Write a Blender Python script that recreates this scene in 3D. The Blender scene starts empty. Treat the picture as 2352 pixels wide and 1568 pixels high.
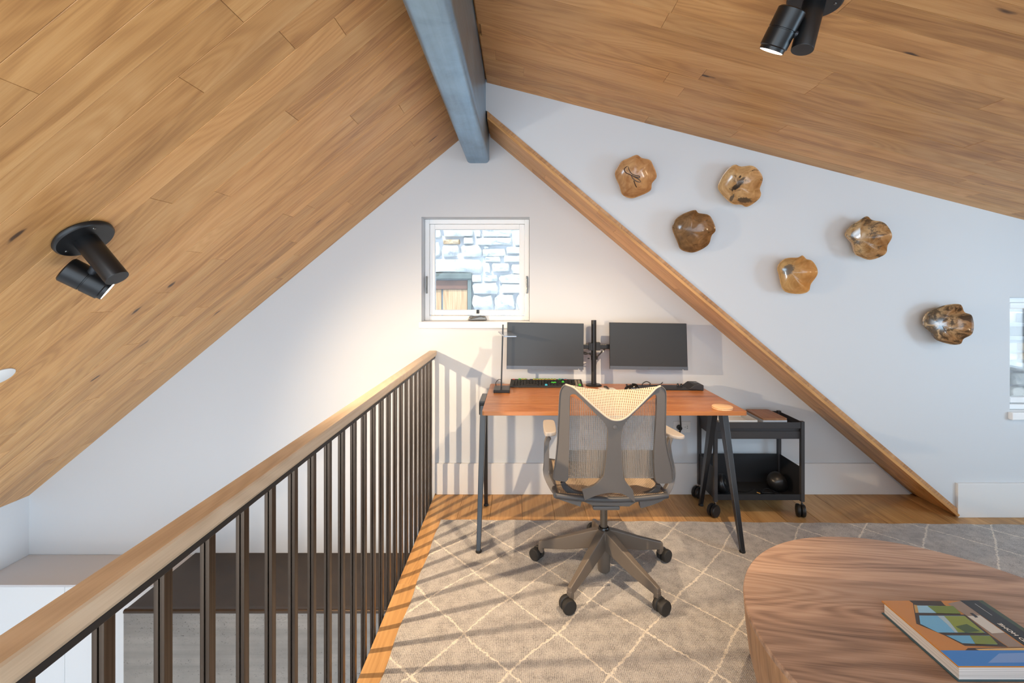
import bpy, bmesh, math, random
from mathutils import Vector, Matrix
random.seed(7)
SC = bpy.context.scene
COL = SC.collection
R = math.radians

# ---------------------------------------------------------------- camera
F, U0, V0, CH = 1045.0, 1193.0, 668.0, 1.372          # focal length in px, principal point, eye height
cam_d = bpy.data.cameras.new('camera')
cam = bpy.data.objects.new('camera', cam_d)
COL.objects.link(cam)
cam.location = (0, 0, CH)
cam.rotation_euler = (R(90), 0, 0)
cam_d.sensor_width = 36.0
cam_d.lens = 36.0 * F / 2352.0
cam_d.shift_x = (1176.0 - U0) / 2352.0
cam_d.shift_y = (V0 - 784.0) / 2352.0
cam_d.clip_start = 0.02
SC.camera = cam

# ---------------------------------------------------------------- world, sun, large lights, exposure
WORLD_STRENGTH = 3.8
world = bpy.data.worlds.new('world')
SC.world = world
world.use_nodes = True
bg = world.node_tree.nodes['Background']
bg.inputs[0].default_value = (0.74, 0.87, 1.0, 1)
bg.inputs[1].default_value = WORLD_STRENGTH

def light(kind, name, loc, power, color, aim=None, **kw):
    d = bpy.data.lights.new(name, kind)
    d.energy = power
    d.color = color
    for k, v in kw.items():
        setattr(d, k, v)
    o = bpy.data.objects.new(name, d)
    COL.objects.link(o)
    o.location = loc
    if aim is not None:
        o.rotation_euler = (Vector(aim) - Vector(loc)).to_track_quat('-Z', 'Y').to_euler()
    return o

WARM = (1.0, 0.74, 0.48)
DAY = (0.42, 0.72, 1.0)
# daylight entering by the dormer's side window (right, out of frame)
light('AREA', 'side_window_daylight', (4.25, 0.8, 1.15), 22, DAY, (1.6, 2.2, 1.1), shape='RECTANGLE', size=1.0, size_y=0.7)

# the loft's other dormer ceiling spot, out of frame, then two added fills
light('SPOT', 'dormer_spot_beam', (3.25, 1.45, 1.68), 13, (0.74, 0.89, 1.0), (1.9, 2.77, 1.25), spot_size=R(125), spot_blend=1.0, shadow_soft_size=0.018)
light('SPOT', 'rear_fill_beam', (-0.9, -0.5, 1.90), 46, (1.0, 0.94, 0.86), (0.1, 3.08, 1.95), spot_size=R(75), spot_blend=1.0, shadow_soft_size=0.03)  # unseen fill behind the viewer, added to brighten the upper gable wall
light('POINT', 'lower_warm_fill', (-2.0, 0.7, -0.9), 9, (1.0, 0.78, 0.58), shadow_soft_size=0.12)  # unseen warm fill, added to tint the lower gable wall and cabinet
# high sun, over the roof: it reaches the stone wall outside, not the room
sun = light('SUN', 'sun', (0, 0, 8), 6.5, (1.0, 0.97, 0.92), angle=R(0.5))
sun.rotation_euler = Vector((0.25, 0.33, -0.91)).to_track_quat('-Z', 'Y').to_euler()

vs = SC.view_settings
vs.view_transform = 'Standard'
vs.look = 'None'
vs.gamma = 1.0
vs.use_curve_mapping = False
vs.exposure = 0.0
try:
    SC.cycles.use_denoising = True
    SC.cycles.adaptive_threshold = 0.02
    SC.cycles.max_bounces = 8
    SC.cycles.transparent_max_bounces = 16
    SC.cycles.caustics_reflective = False
    SC.cycles.caustics_refractive = False
    SC.cycles.sample_clamp_indirect = 6.0
except Exception:
    pass

# ---------------------------------------------------------------- helpers
def P(u, v, y):
    """the point at depth y that the photograph shows at pixel u, v"""
    return Vector(((u - U0) * y / F, y, CH - (v - V0) * y / F))

def PZ(u, v, z):
    """the point at height z that the photograph shows at pixel u, v"""
    y = (CH - z) * F / (v - V0)
    return P(u, v, y)

WLOC = {}

def tag(o, label=None, cat=None, group=None, kind=None):
    if label: o['label'] = label
    if cat: o['category'] = cat
    if group: o['group'] = group
    if kind: o['kind'] = kind
    return o

def thing(name, label, cat, loc, group=None, kind=None):
    o = bpy.data.objects.new(name, None)
    o.empty_display_size = 0.05
    COL.objects.link(o)
    o.location = loc
    WLOC[o.name] = Vector(loc)
    return tag(o, label, cat, group, kind)

def wloc(o):
    return WLOC.get(o.name, Vector((0, 0, 0))) if o else Vector((0, 0, 0))

class MB:
    def __init__(s):
        s.v, s.f, s.m = [], [], []
        s.mi = 0
    def add(s, vs_, fs):
        n = len(s.v)
        s.v += [Vector(p) for p in vs_]
        s.f += [tuple(n + i for i in f) for f in fs]
        s.m += [s.mi] * len(fs)
        return s
    def box(s, x0, x1, y0, y1, z0, z1):
        return s.add([(x0, y0, z0), (x1, y0, z0), (x1, y1, z0), (x0, y1, z0), (x0, y0, z1), (x1, y0, z1), (x1, y1, z1), (x0, y1, z1)],
                     [(0, 3, 2, 1), (4, 5, 6, 7), (0, 1, 5, 4), (1, 2, 6, 5), (2, 3, 7, 6), (3, 0, 4, 7)])
    def obox(s, c, ax, ay, az):
        """box centred on c with half axes ax, ay, az (vectors)"""
        c, ax, ay, az = Vector(c), Vector(ax), Vector(ay), Vector(az)
        return s.add([c + i * ax + j * ay + k * az for k in (-1, 1) for i, j in ((-1, -1), (1, -1), (1, 1), (-1, 1))],
                     [(0, 3, 2, 1), (4, 5, 6, 7), (0, 1, 5, 4), (1, 2, 6, 5), (2, 3, 7, 6), (3, 0, 4, 7)])
    def prism(s, poly, d):
        """polygon of 3D points pushed along d"""
        poly = [Vector(p) for p in poly]
        d = Vector(d)
        n = len(poly)
        return s.add(poly + [p + d for p in poly],
                     [tuple(range(n))[::-1], tuple(range(n, 2 * n))] + [(i, (i + 1) % n, n + (i + 1) % n, n + i) for i in range(n)])
    def cyl(s, p0, p1, r0, r1=None, n=24, caps=True):
        p0, p1 = Vector(p0), Vector(p1)
        r1 = r0 if r1 is None else r1
        d = (p1 - p0).normalized()
        a = d.orthogonal().normalized()
        b = d.cross(a)
        ring = [(math.cos(2 * math.pi * i / n), math.sin(2 * math.pi * i / n)) for i in range(n)]
        vs_ = [p0 + r0 * (c * a + t * b) for c, t in ring] + [p1 + r1 * (c * a + t * b) for c, t in ring]
        fs = [(i, (i + 1) % n, n + (i + 1) % n, n + i) for i in range(n)]
        if caps:
            fs += [tuple(range(n))[::-1], tuple(range(n, 2 * n))]
        return s.add(vs_, fs)
    def tube(s, pts, r, n=8, rs=None):
        pts = [Vector(p) for p in pts]
        a = None
        rings = []
        for i, p in enumerate(pts):
            d = (pts[min(i + 1, len(pts) - 1)] - pts[max(i - 1, 0)]).normalized()
            if a is None:
                a = d.orthogonal().normalized()
            a = (a - d * a.dot(d)).normalized()
            b = d.cross(a)
            rr = rs[i] if rs else r
            rings.append([p + rr * (math.cos(2 * math.pi * k / n) * a + math.sin(2 * math.pi * k / n) * b) for k in range(n)])
        vs_ = [q for rg in rings for q in rg]
        fs = [(j * n + k, j * n + (k + 1) % n, (j + 1) * n + (k + 1) % n, (j + 1) * n + k) for j in range(len(pts) - 1) for k in range(n)]
        m = len(pts) - 1
        fs += [tuple(range(n))[::-1], tuple(m * n + k for k in range(n))]
        return s.add(vs_, fs)
    def lathe(s, prof, c, axis=(0, 0, 1), n=48):
        """profile [(r, h)] turned about the axis through c"""
        c, d = Vector(c), Vector(axis).normalized()
        a = d.orthogonal().normalized()
        b = d.cross(a)
        vs_, idx = [], []
        for r, h in prof:
            if r < 1e-6:
                idx.append([len(vs_)] * n)
                vs_.append(c + d * h)
            else:
                idx.append([len(vs_) + k for k in range(n)])
                vs_ += [c + d * h + r * (math.cos(2 * math.pi * k / n) * a + math.sin(2 * math.pi * k / n) * b) for k in range(n)]
        fs = []
        for j in range(len(prof) - 1):
            for k in range(n):
                q = [idx[j][k], idx[j][(k + 1) % n], idx[j + 1][(k + 1) % n], idx[j + 1][k]]
                q2 = [q[0]]
                for t in q[1:]:
                    if t not in q2: q2.append(t)
                if len(q2) > 2: fs.append(tuple(q2))
        return s.add(vs_, fs)
    def grid(s, fn, nu, nv):
        vs_ = [fn(i / nu, j / nv) for j in range(nv + 1) for i in range(nu + 1)]
        w = nu + 1
        return s.add(vs_, [(j * w + i, j * w + i + 1, (j + 1) * w + i + 1, (j + 1) * w + i) for j in range(nv) for i in range(nu)])
    def loft(s, secs):
        n = len(secs[0])
        vs_ = [Vector(p) for q in secs for p in q]
        fs = [(j * n + k, j * n + (k + 1) % n, (j + 1) * n + (k + 1) % n, (j + 1) * n + k) for j in range(len(secs) - 1) for k in range(n)]
        m = (len(secs) - 1) * n
        fs += [tuple(range(n))[::-1], tuple(m + k for k in range(n))]
        return s.add(vs_, fs)
    def build(s, name, mats, parent=None, smooth=None, bevel=None, seg=2, origin=None, thick=None):
        base = wloc(parent)
        og = Vector(origin) if origin is not None else base
        me = bpy.data.meshes.new(name)
        me.from_pydata([p - og for p in s.v], [], s.f)
        mats = mats if isinstance(mats, (list, tuple)) else [mats]
        for m in mats:
            me.materials.append(m)
        if len(mats) > 1:
            me.polygons.foreach_set('material_index', s.m)
        bm = bmesh.new()
        bm.from_mesh(me)
        bmesh.ops.recalc_face_normals(bm, faces=bm.faces)
        bm.to_mesh(me)
        bm.free()
        if smooth is not None:
            me.polygons.foreach_set('use_smooth', [True] * len(me.polygons))
            me.set_sharp_from_angle(angle=R(smooth))
        me.update()
        o = bpy.data.objects.new(name, me)
        COL.objects.link(o)
        o.parent = parent
        o.location = og - base
        WLOC[o.name] = og
        if thick:
            md = o.modifiers.new('thickness', 'SOLIDIFY')
            md.thickness = thick
            md.offset = 0
        if bevel:
            md = o.modifiers.new('edge', 'BEVEL')
            md.width = bevel
            md.segments = seg
            md.limit_method = 'ANGLE'
            md.angle_limit = R(35)
            md.harden_normals = False
        return o

def B(x0, x1, y0, y1, z0, z1):
    return MB().box(x0, x1, y0, y1, z0, z1)

def smooth_pts(pts, n=6, closed=False):
    """Catmull-Rom through the points"""
    pts = [Vector(p) for p in pts]
    out, N = [], len(pts)
    for i in range(N if closed else N - 1):
        if closed:
            a, b, c, d = pts[i - 1], pts[i], pts[(i + 1) % N], pts[(i + 2) % N]
        else:
            a, b, c, d = pts[max(i - 1, 0)], pts[i], pts[i + 1], pts[min(i + 2, N - 1)]
        for k in range(n):
            t = k / n
            out.append(0.5 * ((2 * b) + (c - a) * t + (2 * a - 5 * b + 4 * c - d) * t * t + (3 * b - a - 3 * c + d) * t ** 3))
    if not closed:
        out.append(pts[-1])
    return out

# ---------------------------------------------------------------- materials
def srgb(r, g, b):
    return tuple((c / 255 / 12.92) if c / 255 <= 0.04045 else ((c / 255 + 0.055) / 1.055) ** 2.4 for c in (r, g, b)) + (1,)

class NT:
    def __init__(s, name):
        s.mat = bpy.data.materials.new(name)
        s.mat.use_nodes = True
        s.t = s.mat.node_tree
        s.p = s.t.nodes['Principled BSDF']
        s.out = s.t.nodes['Material Output']
    def n(s, typ, ins=None, **props):
        nd = s.t.nodes.new(typ)
        for k, v in props.items():
            setattr(nd, k, v)
        for k, v in (ins or {}).items():
            s.set(nd.inputs[k], v)
        return nd
    def set(s, sock, v):
        if isinstance(v, bpy.types.NodeSocket):
            s.t.links.new(v, sock)
        elif isinstance(v, bpy.types.Node):
            s.t.links.new(v.outputs[0], sock)
        else:
            sock.default_value = v
    def math(s, op, a, b=0.0, c=0.0):
        return s.n('ShaderNodeMath', {0: a, 1: b, 2: c}, operation=op).outputs[0]
    def mix(s, f, a, b, mode='MIX'):
        nd = s.n('ShaderNodeMix', data_type='RGBA', blend_type=mode)
        s.set(nd.inputs[0], f)
        s.set(nd.inputs[6], a)
        s.set(nd.inputs[7], b)
        return nd.outputs[2]
    def ramp(s, f, stops, interp='LINEAR'):
        nd = s.n('ShaderNodeValToRGB', {0: f})
        cr = nd.color_ramp
        cr.interpolation = interp
        while len(cr.elements) < len(stops):
            cr.elements.new(0.5)
        for e, (pos, c) in zip(cr.elements, stops):
            e.position = pos
            e.color = c if isinstance(c, (tuple, list)) else (c, c, c, 1)
        return nd.outputs[0]
    def coords(s, scale=(1, 1, 1), rot=(0, 0, 0), loc=(0, 0, 0), rand=False, out='Object'):
        tc = s.n('ShaderNodeTexCoord').outputs[out]
        if rand:
            oi = s.n('ShaderNodeObjectInfo').outputs['Random']
            off = s.n('ShaderNodeCombineXYZ', {0: s.math('MULTIPLY', oi, 37.0), 1: s.math('MULTIPLY', oi, 91.0), 2: s.math('MULTIPLY', oi, 53.0)})
            tc = s.n('ShaderNodeVectorMath', {0: tc, 1: off}, operation='ADD').outputs[0]
        return s.n('ShaderNodeMapping', {'Vector': tc, 'Scale': scale, 'Rotation': rot, 'Location': loc}).outputs[0]
    def noise(s, vec, scale, detail=4, rough=0.55, dist=0.0, out='Fac'):
        return s.n('ShaderNodeTexNoise', {'Vector': vec, 'Scale': scale, 'Detail': detail, 'Roughness': rough, 'Distortion': dist}).outputs[out]
    def bump(s, h, strength=0.2, dist=0.002):
        s.set(s.p.inputs['Normal'], s.n('ShaderNodeBump', {'Height': h, 'Strength': strength, 'Distance': dist}).outputs[0])
    def pr(s, **kw):
        for k, v in kw.items():
            s.set(s.p.inputs[{'color': 'Base Color', 'rough': 'Roughness', 'metal': 'Metallic', 'spec': 'Specular IOR Level', 'coat': 'Coat Weight', 'alpha': 'Alpha', 'coat_rough': 'Coat Roughness', 'sheen': 'Sheen Weight'}[k]], v)
        return s.mat

def plain(name, rgb, rough=0.5, metal=0.0, spec=0.5, bump=0.0, bscale=300, vary=0.0):
    m = NT(name)
    c = srgb(*rgb)
    if vary:
        n = m.noise(m.coords(), 6.0, 5)
        d = tuple(x * (1 - vary) for x in c[:3]) + (1,)
        l = tuple(min(1, x * (1 + vary)) for x in c[:3]) + (1,)
        c = m.ramp(n, [(0.3, d), (0.7, l)])
    m.pr(color=c, rough=rough, metal=metal, spec=spec)
    if bump:
        m.bump(m.noise(m.coords(), bscale, 3), bump)
    return m.mat

def wood(name, dark, mid, light_, rough=0.45, along=0, rot=(0, 0, 0), fine=1.0, knots=0.0, rand=True, tone=0.16, crack=(60, 42, 30), spec=0.4, contrast=1.0, staves=0.0):
    """timber with streaks, cathedral figure, pores and (if asked) knots; grain runs along axis `along`"""
    m = NT(name)
    def sc(a, b):
        v = [b, b, b]
        v[along] = a
        return tuple(v)
    base = m.coords(rand=rand, rot=rot)
    def mp(a, b):
        return m.n('ShaderNodeMapping', {'Vector': base, 'Scale': sc(a, b)}).outputs[0]
    broad = m.noise(mp(0.55, 9 * fine), 1.0, 5, 0.6, 0.6)
    warp = m.noise(mp(1.0, 5 * fine), 1.0, 3, 0.5, 0.0)
    rings = m.n('ShaderNodeTexNoise', {'Vector': mp(0.9, 7 * fine), 'Scale': 1.0, 'Detail': 1.0, 'Roughness': 0.4, 'Distortion': 0.3}).outputs['Fac']
    fig = m.math('SINE', m.math('MULTIPLY', m.math('ADD', rings, m.math('MULTIPLY', warp, 0.25)), 95.0))
    fig = m.math('MULTIPLY', m.math('ADD', fig, 1.0), 0.5)
    pores = m.noise(mp(6.0, 240 * fine), 1.0, 2, 0.6)
    f = m.math('ADD', m.math('MULTIPLY', broad, 0.9), m.math('MULTIPLY', m.math('SUBTRACT', fig, 0.5), 0.10 * contrast))
    f = m.math('ADD', f, m.math('MULTIPLY', m.math('SUBTRACT', pores, 0.5), 0.22 * contrast))
    col = m.ramp(f, [(0.45 - 0.26 / contrast, srgb(*dark)), (0.45, srgb(*mid)), (0.45 + 0.26 / contrast, srgb(*light_))])
    if staves:
        cross = m.n('ShaderNodeSeparateXYZ', {0: base}).outputs[1 if along != 1 else 0]
        wn = m.n('ShaderNodeTexWhiteNoise', {'W': m.math('FLOOR', m.math('DIVIDE', cross, staves))}, noise_dimensions='1D').outputs['Value']
        k = m.math('ADD', 0.82, m.math('MULTIPLY', wn, 0.30))
        col = m.mix(1.0, col, m.n('ShaderNodeCombineColor', {0: k, 1: k, 2: k}).outputs[0], 'MULTIPLY')
        fr = m.math('FRACT', m.math('DIVIDE', cross, staves))
        col = m.mix(m.ramp(fr, [(0.0, 0.45), (0.012, 0.0)]), col, srgb(*dark))
    if rand:
        oi = m.n('ShaderNodeObjectInfo').outputs['Random']
        k = m.math('ADD', 1.0 - tone, m.math('MULTIPLY', oi, 2 * tone))
        col = m.mix(1.0, col, m.n('ShaderNodeCombineColor', {0: k, 1: k, 2: k}).outputs[0], 'MULTIPLY')
        oi2 = m.math('FRACT', m.math('MULTIPLY', oi, 17.3))
        col = m.mix(m.math('MULTIPLY', oi2, 0.25), col, m.mix(1.0, col, (1.12, 0.93, 0.80, 1), 'MULTIPLY'))
    if knots:
        vv = m.n('ShaderNodeTexVoronoi', {'Vector': m.n('ShaderNodeMapping', {'Vector': m.n('ShaderNodeVectorMath', {0: base, 1: m.n('ShaderNodeVectorMath', {0: m.n('ShaderNodeTexNoise', {'Vector': base, 'Scale': 9.0, 'Detail': 2.0}).outputs['Color'], 3: 0.05}, operation='SCALE').outputs[0]}, operation='ADD').outputs[0], 'Scale': sc(2.2, 8.0)}).outputs[0], 'Scale': 1.0, 'Randomness': 1.0})
        d, cc = vv.outputs['Distance'], vv.outputs['Color']
        sel = m.math('GREATER_THAN', m.n('ShaderNodeSeparateColor', {0: cc}).outputs[0], 1.0 - knots)
        k1 = m.math('MULTIPLY', sel, m.ramp(d, [(0.0, 1.0), (0.05, 0.85), (0.09, 0.0)]))
        k2 = m.math('MULTIPLY', sel, m.ramp(d, [(0.0, 0.55), (0.16, 0.3), (0.42, 0.0)]))
        col = m.mix(k2, col, m.mix(1.0, col, (0.55, 0.47, 0.42, 1), 'MULTIPLY'))
        col = m.mix(k1, col, srgb(*crack))
    m.pr(color=col, rough=m.ramp(pores, [(0.3, rough + 0.1), (0.7, rough - 0.04)]), spec=spec)
    m.bump(pores, 0.12, 0.0006)
    return m.mat

M = {}
M['wall'] = plain('white_wall_paint', (213, 217, 221), 0.75, spec=0.25, bump=0.04, bscale=420)
M['winframe'] = plain('white_window_paint', (247, 248, 248), 0.35, spec=0.4)
M['trim'] = plain('white_trim_paint', (229, 230, 230), 0.42, spec=0.4)
M['oak'] = wood('oak_ceiling_plank', (154, 106, 60), (200, 151, 94), (218, 173, 117), 0.40, 0, knots=0.30, tone=0.09)
M['oak_floor'] = wood('oak_floor_plank', (146, 110, 68), (188, 146, 94), (208, 168, 116), 0.4, 1, knots=0.08, tone=0.10)
M['oak_rail'] = wood('oak_handrail', (186, 162, 134), (214, 192, 164), (228, 210, 188), 0.42, 1, rand=False)
M['desk'] = wood('stained_desk_wood', (140, 84, 46), (188, 122, 72), (208, 148, 96), 0.30, 0, rand=False, spec=0.5, staves=0.17)
M['walnut'] = wood('walnut_table', (116, 90, 74), (184, 150, 126), (210, 180, 156), 0.36, 0, rot=(0, 0, R(8.5)), rand=False, knots=0.12, fine=0.8, contrast=1.15, staves=0.135)
M['walnut_side'] = wood('walnut_table_side', (132, 98, 68), (180, 138, 100), (204, 164, 124), 0.42, 2, rand=False, fine=0.8)
M['lid'] = wood('wood_lid', (120, 80, 52), (160, 112, 76), (180, 132, 94), 0.45, 1, rand=False)
M['coaster'] = wood('coaster_wood', (190, 150, 108), (222, 184, 142), (236, 204, 166), 0.5, 0, rand=True, tone=0.05)
M['ply'] = wood('plywood_board', (170, 130, 92), (200, 164, 124), (216, 186, 150), 0.6, 2, rand=True, tone=0.05, contrast=1.4)
M['black_metal'] = plain('black_powder_coat', (30, 31, 33), 0.42, 0.0, 0.5, 0.03, 900)
M['lamp_black'] = plain('black_lamp_paint', (22, 23, 25), 0.36, 0.0, 0.5)
M['desk_leg'] = plain('black_leg_enamel', (34, 37, 42), 0.3, 0.0, 0.55, vary=0.25)
M['black_plastic'] = plain('black_plastic', (30, 30, 31), 0.45, 0.0, 0.45)
M['gloss_black'] = plain('glossy_black_plastic', (20, 20, 21), 0.18, 0.0, 0.5)
M['screen'] = plain('monitor_screen', (48, 50, 52), 0.33, 0.0, 0.5)
M['chin'] = plain('monitor_chin', (92, 100, 110), 0.35, 0.3, 0.5)
M['cart'] = plain('cart_charcoal', (60, 58, 59), 0.5, 0.0, 0.4)
M['rubber'] = plain('caster_tread', (40, 39, 38), 0.6)
M['chair'] = plain('chair_grey_plastic', (104, 99, 95), 0.45, 0.0, 0.4, 0.03, 700)
M['chair_dark'] = plain('chair_dark_plastic', (72, 72, 74), 0.45, 0.0, 0.4)
M['chair_base'] = plain('chair_base_plastic', (104, 95, 86), 0.42, 0.0, 0.4)
M['chair_pad'] = plain('armrest_pad', (172, 164, 156), 0.42)
M['piping'] = plain('chair_piping', (196, 178, 158), 0.6)
M['chrome'] = plain('steel_bright', (190, 190, 190), 0.25, 1.0)
M['steel'] = plain('steel_grey', (120, 118, 114), 0.35, 1.0)
M['lamp_knuckle'] = plain('lamp_knuckle', (70, 74, 80), 0.3, 0.6)
M['gold'] = plain('gold_plug', (220, 170, 90), 0.3, 1.0)
M['paper'] = plain('white_paper', (236, 234, 230), 0.6)
M['white_plastic'] = plain('white_plastic', (228, 228, 226), 0.4)
M['grey_plastic'] = plain('light_grey_plastic', (196, 200, 206), 0.4)
M['teal_paint'] = plain('weathered_teal_paint', (104, 114, 112), 0.7, vary=0.3)
M['rust'] = plain('rusty_brown_lintel', (120, 84, 68), 0.7, vary=0.3)
M['greyboard'] = plain('weathered_grey_board', (118, 128, 138), 0.75, vary=0.2)
M['dark_cap'] = plain('dark_bronze_cap', (66, 54, 44), 0.42, 0.5, 0.5, vary=0.12)
M['shelf_grey'] = plain('pale_grey_top', (206, 203, 203), 0.5)
for nm, c in (('key_black', (34, 34, 34)), ('key_yellow', (236, 196, 92)), ('key_green', (70, 196, 66)), ('key_red', (222, 84, 70)), ('key_blue', (66, 186, 220)), ('key_white', (230, 226, 214)), ('key_grey', (120, 112, 100))):
    M[nm] = plain(nm, c, 0.5)

def mat_glass():
    m = NT('window_glass')
    fr = m.n('ShaderNodeFresnel', {'IOR': 1.45}).outputs[0]
    tr = m.n('ShaderNodeBsdfTransparent', {0: (0.97, 0.985, 0.98, 1)})
    gl = m.n('ShaderNodeBsdfGlossy', {'Roughness': 0.02})
    mx = m.n('ShaderNodeMixShader', {0: m.math('MULTIPLY', fr, 0.8), 1: tr.outputs[0], 2: gl.outputs[0]})
    m.t.links.new(mx.outputs[0], m.out.inputs[0])
    return m.mat
M['glass'] = mat_glass()

def mat_emit(name, col, strength):
    m = NT(name)
    e = m.n('ShaderNodeEmission', {0: col, 1: strength})
    m.t.links.new(e.outputs[0], m.out.inputs[0])
    return m.mat
M['lens'] = mat_emit('lamp_lens_glow', (1.0, 0.86, 0.68, 1), 9.0)

def mat_beam():
    m = NT('blackened_steel_beam')
    c = m.coords()
    a = m.noise(c, 5.0, 6, 0.65, 0.5)
    b = m.noise(m.n('ShaderNodeMapping', {'Vector': c, 'Scale': (40, 2.2, 40)}).outputs[0], 1.0, 3)
    f = m.math('ADD', m.math('MULTIPLY', a, 0.7), m.math('MULTIPLY', b, 0.3))
    m.pr(color=m.ramp(f, [(0.3, srgb(112, 138, 160)), (0.7, srgb(160, 190, 212))]), metal=0.85, rough=m.ramp(a, [(0.3, 0.30), (0.7, 0.44)]))
    m.bump(m.noise(c, 160, 4), 0.06)
    return m.mat
M['beam'] = mat_beam()

def mat_bronze():
    m = NT('dark_bronze_baluster')
    c = m.coords()
    b = m.noise(m.n('ShaderNodeMapping', {'Vector': c, 'Scale': (120, 120, 2)}).outputs[0], 1.0, 3)
    m.pr(color=m.ramp(b, [(0.3, srgb(66, 55, 46)), (0.7, srgb(108, 93, 80))]), metal=0.8, rough=0.33)
    return m.mat
M['bronze'] = mat_bronze()

def mat_concrete():
    m = NT('board_formed_concrete')
    c = m.coords()
    big = m.noise(c, 2.2, 5, 0.6)
    col = m.ramp(big, [(0.3, srgb(106, 101, 96)), (0.7, srgb(142, 136, 128))])
    # bug holes gather in level bands where the pours met, with faint board lines
    band = m.noise(m.n('ShaderNodeMapping', {'Vector': c, 'Scale': (0.3, 0.3, 11)}).outputs[0], 1.0, 2)
    pit = m.noise(m.n('ShaderNodeMapping', {'Vector': c, 'Scale': (1, 1, 1.8)}).outputs[0], 88.0, 4, 0.75)
    pf = m.math('MULTIPLY', m.ramp(pit, [(0.60, 0.0), (0.66, 1.0)]), m.ramp(band, [(0.44, 0.0), (0.56, 1.0)]))
    lay = m.noise(m.n('ShaderNodeMapping', {'Vector': c, 'Scale': (0.5, 0.5, 26)}).outputs[0], 1.0, 4)
    col = m.mix(m.ramp(lay, [(0.35, 0.35), (0.6, 0.0)]), col, srgb(92, 88, 84))
    col = m.mix(pf, col, srgb(70, 66, 62))
    m.pr(color=col, rough=0.7, spec=0.3)
    m.bump(m.math('SUBTRACT', big, pf), 0.4, 0.004)
    return m.mat
M['concrete'] = mat_concrete()

def mat_stone(name, a, b, c_):
    m = NT(name)
    c = m.coords(rand=True)
    n = m.noise(c, 7.0, 8, 0.68, 0.4)
    col = m.ramp(n, [(0.30, srgb(*a)), (0.48, srgb(*b)), (0.75, srgb(*c_))])
    m.pr(color=col, rough=0.85, spec=0.2)
    m.bump(m.noise(c, 16, 8, 0.7), 0.9, 0.02)
    return m.mat
M['stone'] = mat_stone('pale_limestone', (158, 164, 172), (218, 220, 220), (238, 237, 234))
M['stone_warm'] = mat_stone('ochre_limestone', (150, 120, 92), (206, 178, 146), (236, 228, 216))
M['mortar'] = plain('grey_mortar', (206, 209, 216), 0.9, vary=0.12, bump=0.3, bscale=60)

def mat_rug():
    m = NT('grey_woven_rug')
    c = m.coords()
    heather = m.noise(m.n('ShaderNodeMapping', {'Vector': c, 'Scale': (1, 0.55, 1)}).outputs[0], 320.0, 4, 0.75)
    mid = m.noise(c, 22.0, 4)
    yarn = m.n('ShaderNodeTexWave', {'Vector': c, 'Scale': 46.0, 'Distortion': 2.2, 'Detail': 2.0, 'Detail Scale': 3.0}, wave_type='BANDS', bands_direction='X').outputs['Fac']
    yarn2 = m.n('ShaderNodeTexWave', {'Vector': c, 'Scale': 60.0, 'Distortion': 2.0, 'Detail': 2.0, 'Detail Scale': 3.0}, wave_type='BANDS', bands_direction='Y').outputs['Fac']
    f = m.math('ADD', m.math('MULTIPLY', heather, 0.75), m.math('MULTIPLY', m.math('SUBTRACT', mid, 0.5), 0.35))
    f = m.math('ADD', f, m.math('MULTIPLY', m.math('SUBTRACT', m.math('MULTIPLY', yarn, yarn2), 0.3), 0.32))
    col = m.ramp(f, [(0.16, srgb(122, 120, 120)), (0.36, srgb(188, 184, 181)), (0.58, srgb(216, 212, 207))])
    # ivory diamond lines tufted over the ground
    wv = m.n('ShaderNodeTexNoise', {'Vector': c, 'Scale': 2.2, 'Detail': 1.0}).outputs['Color']
    wv = m.n('ShaderNodeVectorMath', {0: m.n('ShaderNodeVectorMath', {0: wv, 1: (0.5, 0.5, 0.5)}, operation='SUBTRACT').outputs[0], 3: 0.085}, operation='SCALE').outputs[0]
    fz = m.n('ShaderNodeTexNoise', {'Vector': c, 'Scale': 75.0, 'Detail': 2.0}).outputs['Color']
    fz = m.n('ShaderNodeVectorMath', {0: m.n('ShaderNodeVectorMath', {0: fz, 1: (0.5, 0.5, 0.5)}, operation='SUBTRACT').outputs[0], 3: 0.022}, operation='SCALE').outputs[0]
    cw = m.n('ShaderNodeVectorMath', {0: m.n('ShaderNodeVectorMath', {0: c, 1: wv}, operation='ADD').outputs[0], 1: fz}, operation='ADD').outputs[0]
    sx = m.n('ShaderNodeSeparateXYZ', {0: cw})
    xs, ys = m.math('MULTIPLY', sx.outputs[0], 1 / 0.365), m.math('MULTIPLY', sx.outputs[1], 1 / 0.395)
    lines = None
    for op in ('ADD', 'SUBTRACT'):
        a = m.math(op, xs, ys)
        d = m.math('ABSOLUTE', m.math('SUBTRACT', m.math('FRACT', m.math('ADD', a, 0.5)), 0.5))
        l = m.ramp(d, [(0.0, 1.0), (0.011, 0.95), (0.020, 0.0)])
        lines = l if lines is None else m.math('MAXIMUM', lines, l)
    dash = m.ramp(m.noise(c, 130, 2), [(0.3, 0.35), (0.5, 1.0)])
    lines = m.math('MULTIPLY', lines, dash)
    col = m.mix(lines, col, srgb(236, 228, 216))
    m.pr(color=col, rough=0.95, spec=0.1, sheen=0.15)
    m.bump(m.math('ADD', m.math('ADD', heather, m.math('MULTIPLY', m.math('MULTIPLY', yarn, yarn2), 0.8)), m.math('MULTIPLY', lines, 0.8)), 0.7, 0.003)
    return m.mat
M['rug'] = mat_rug()

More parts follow.
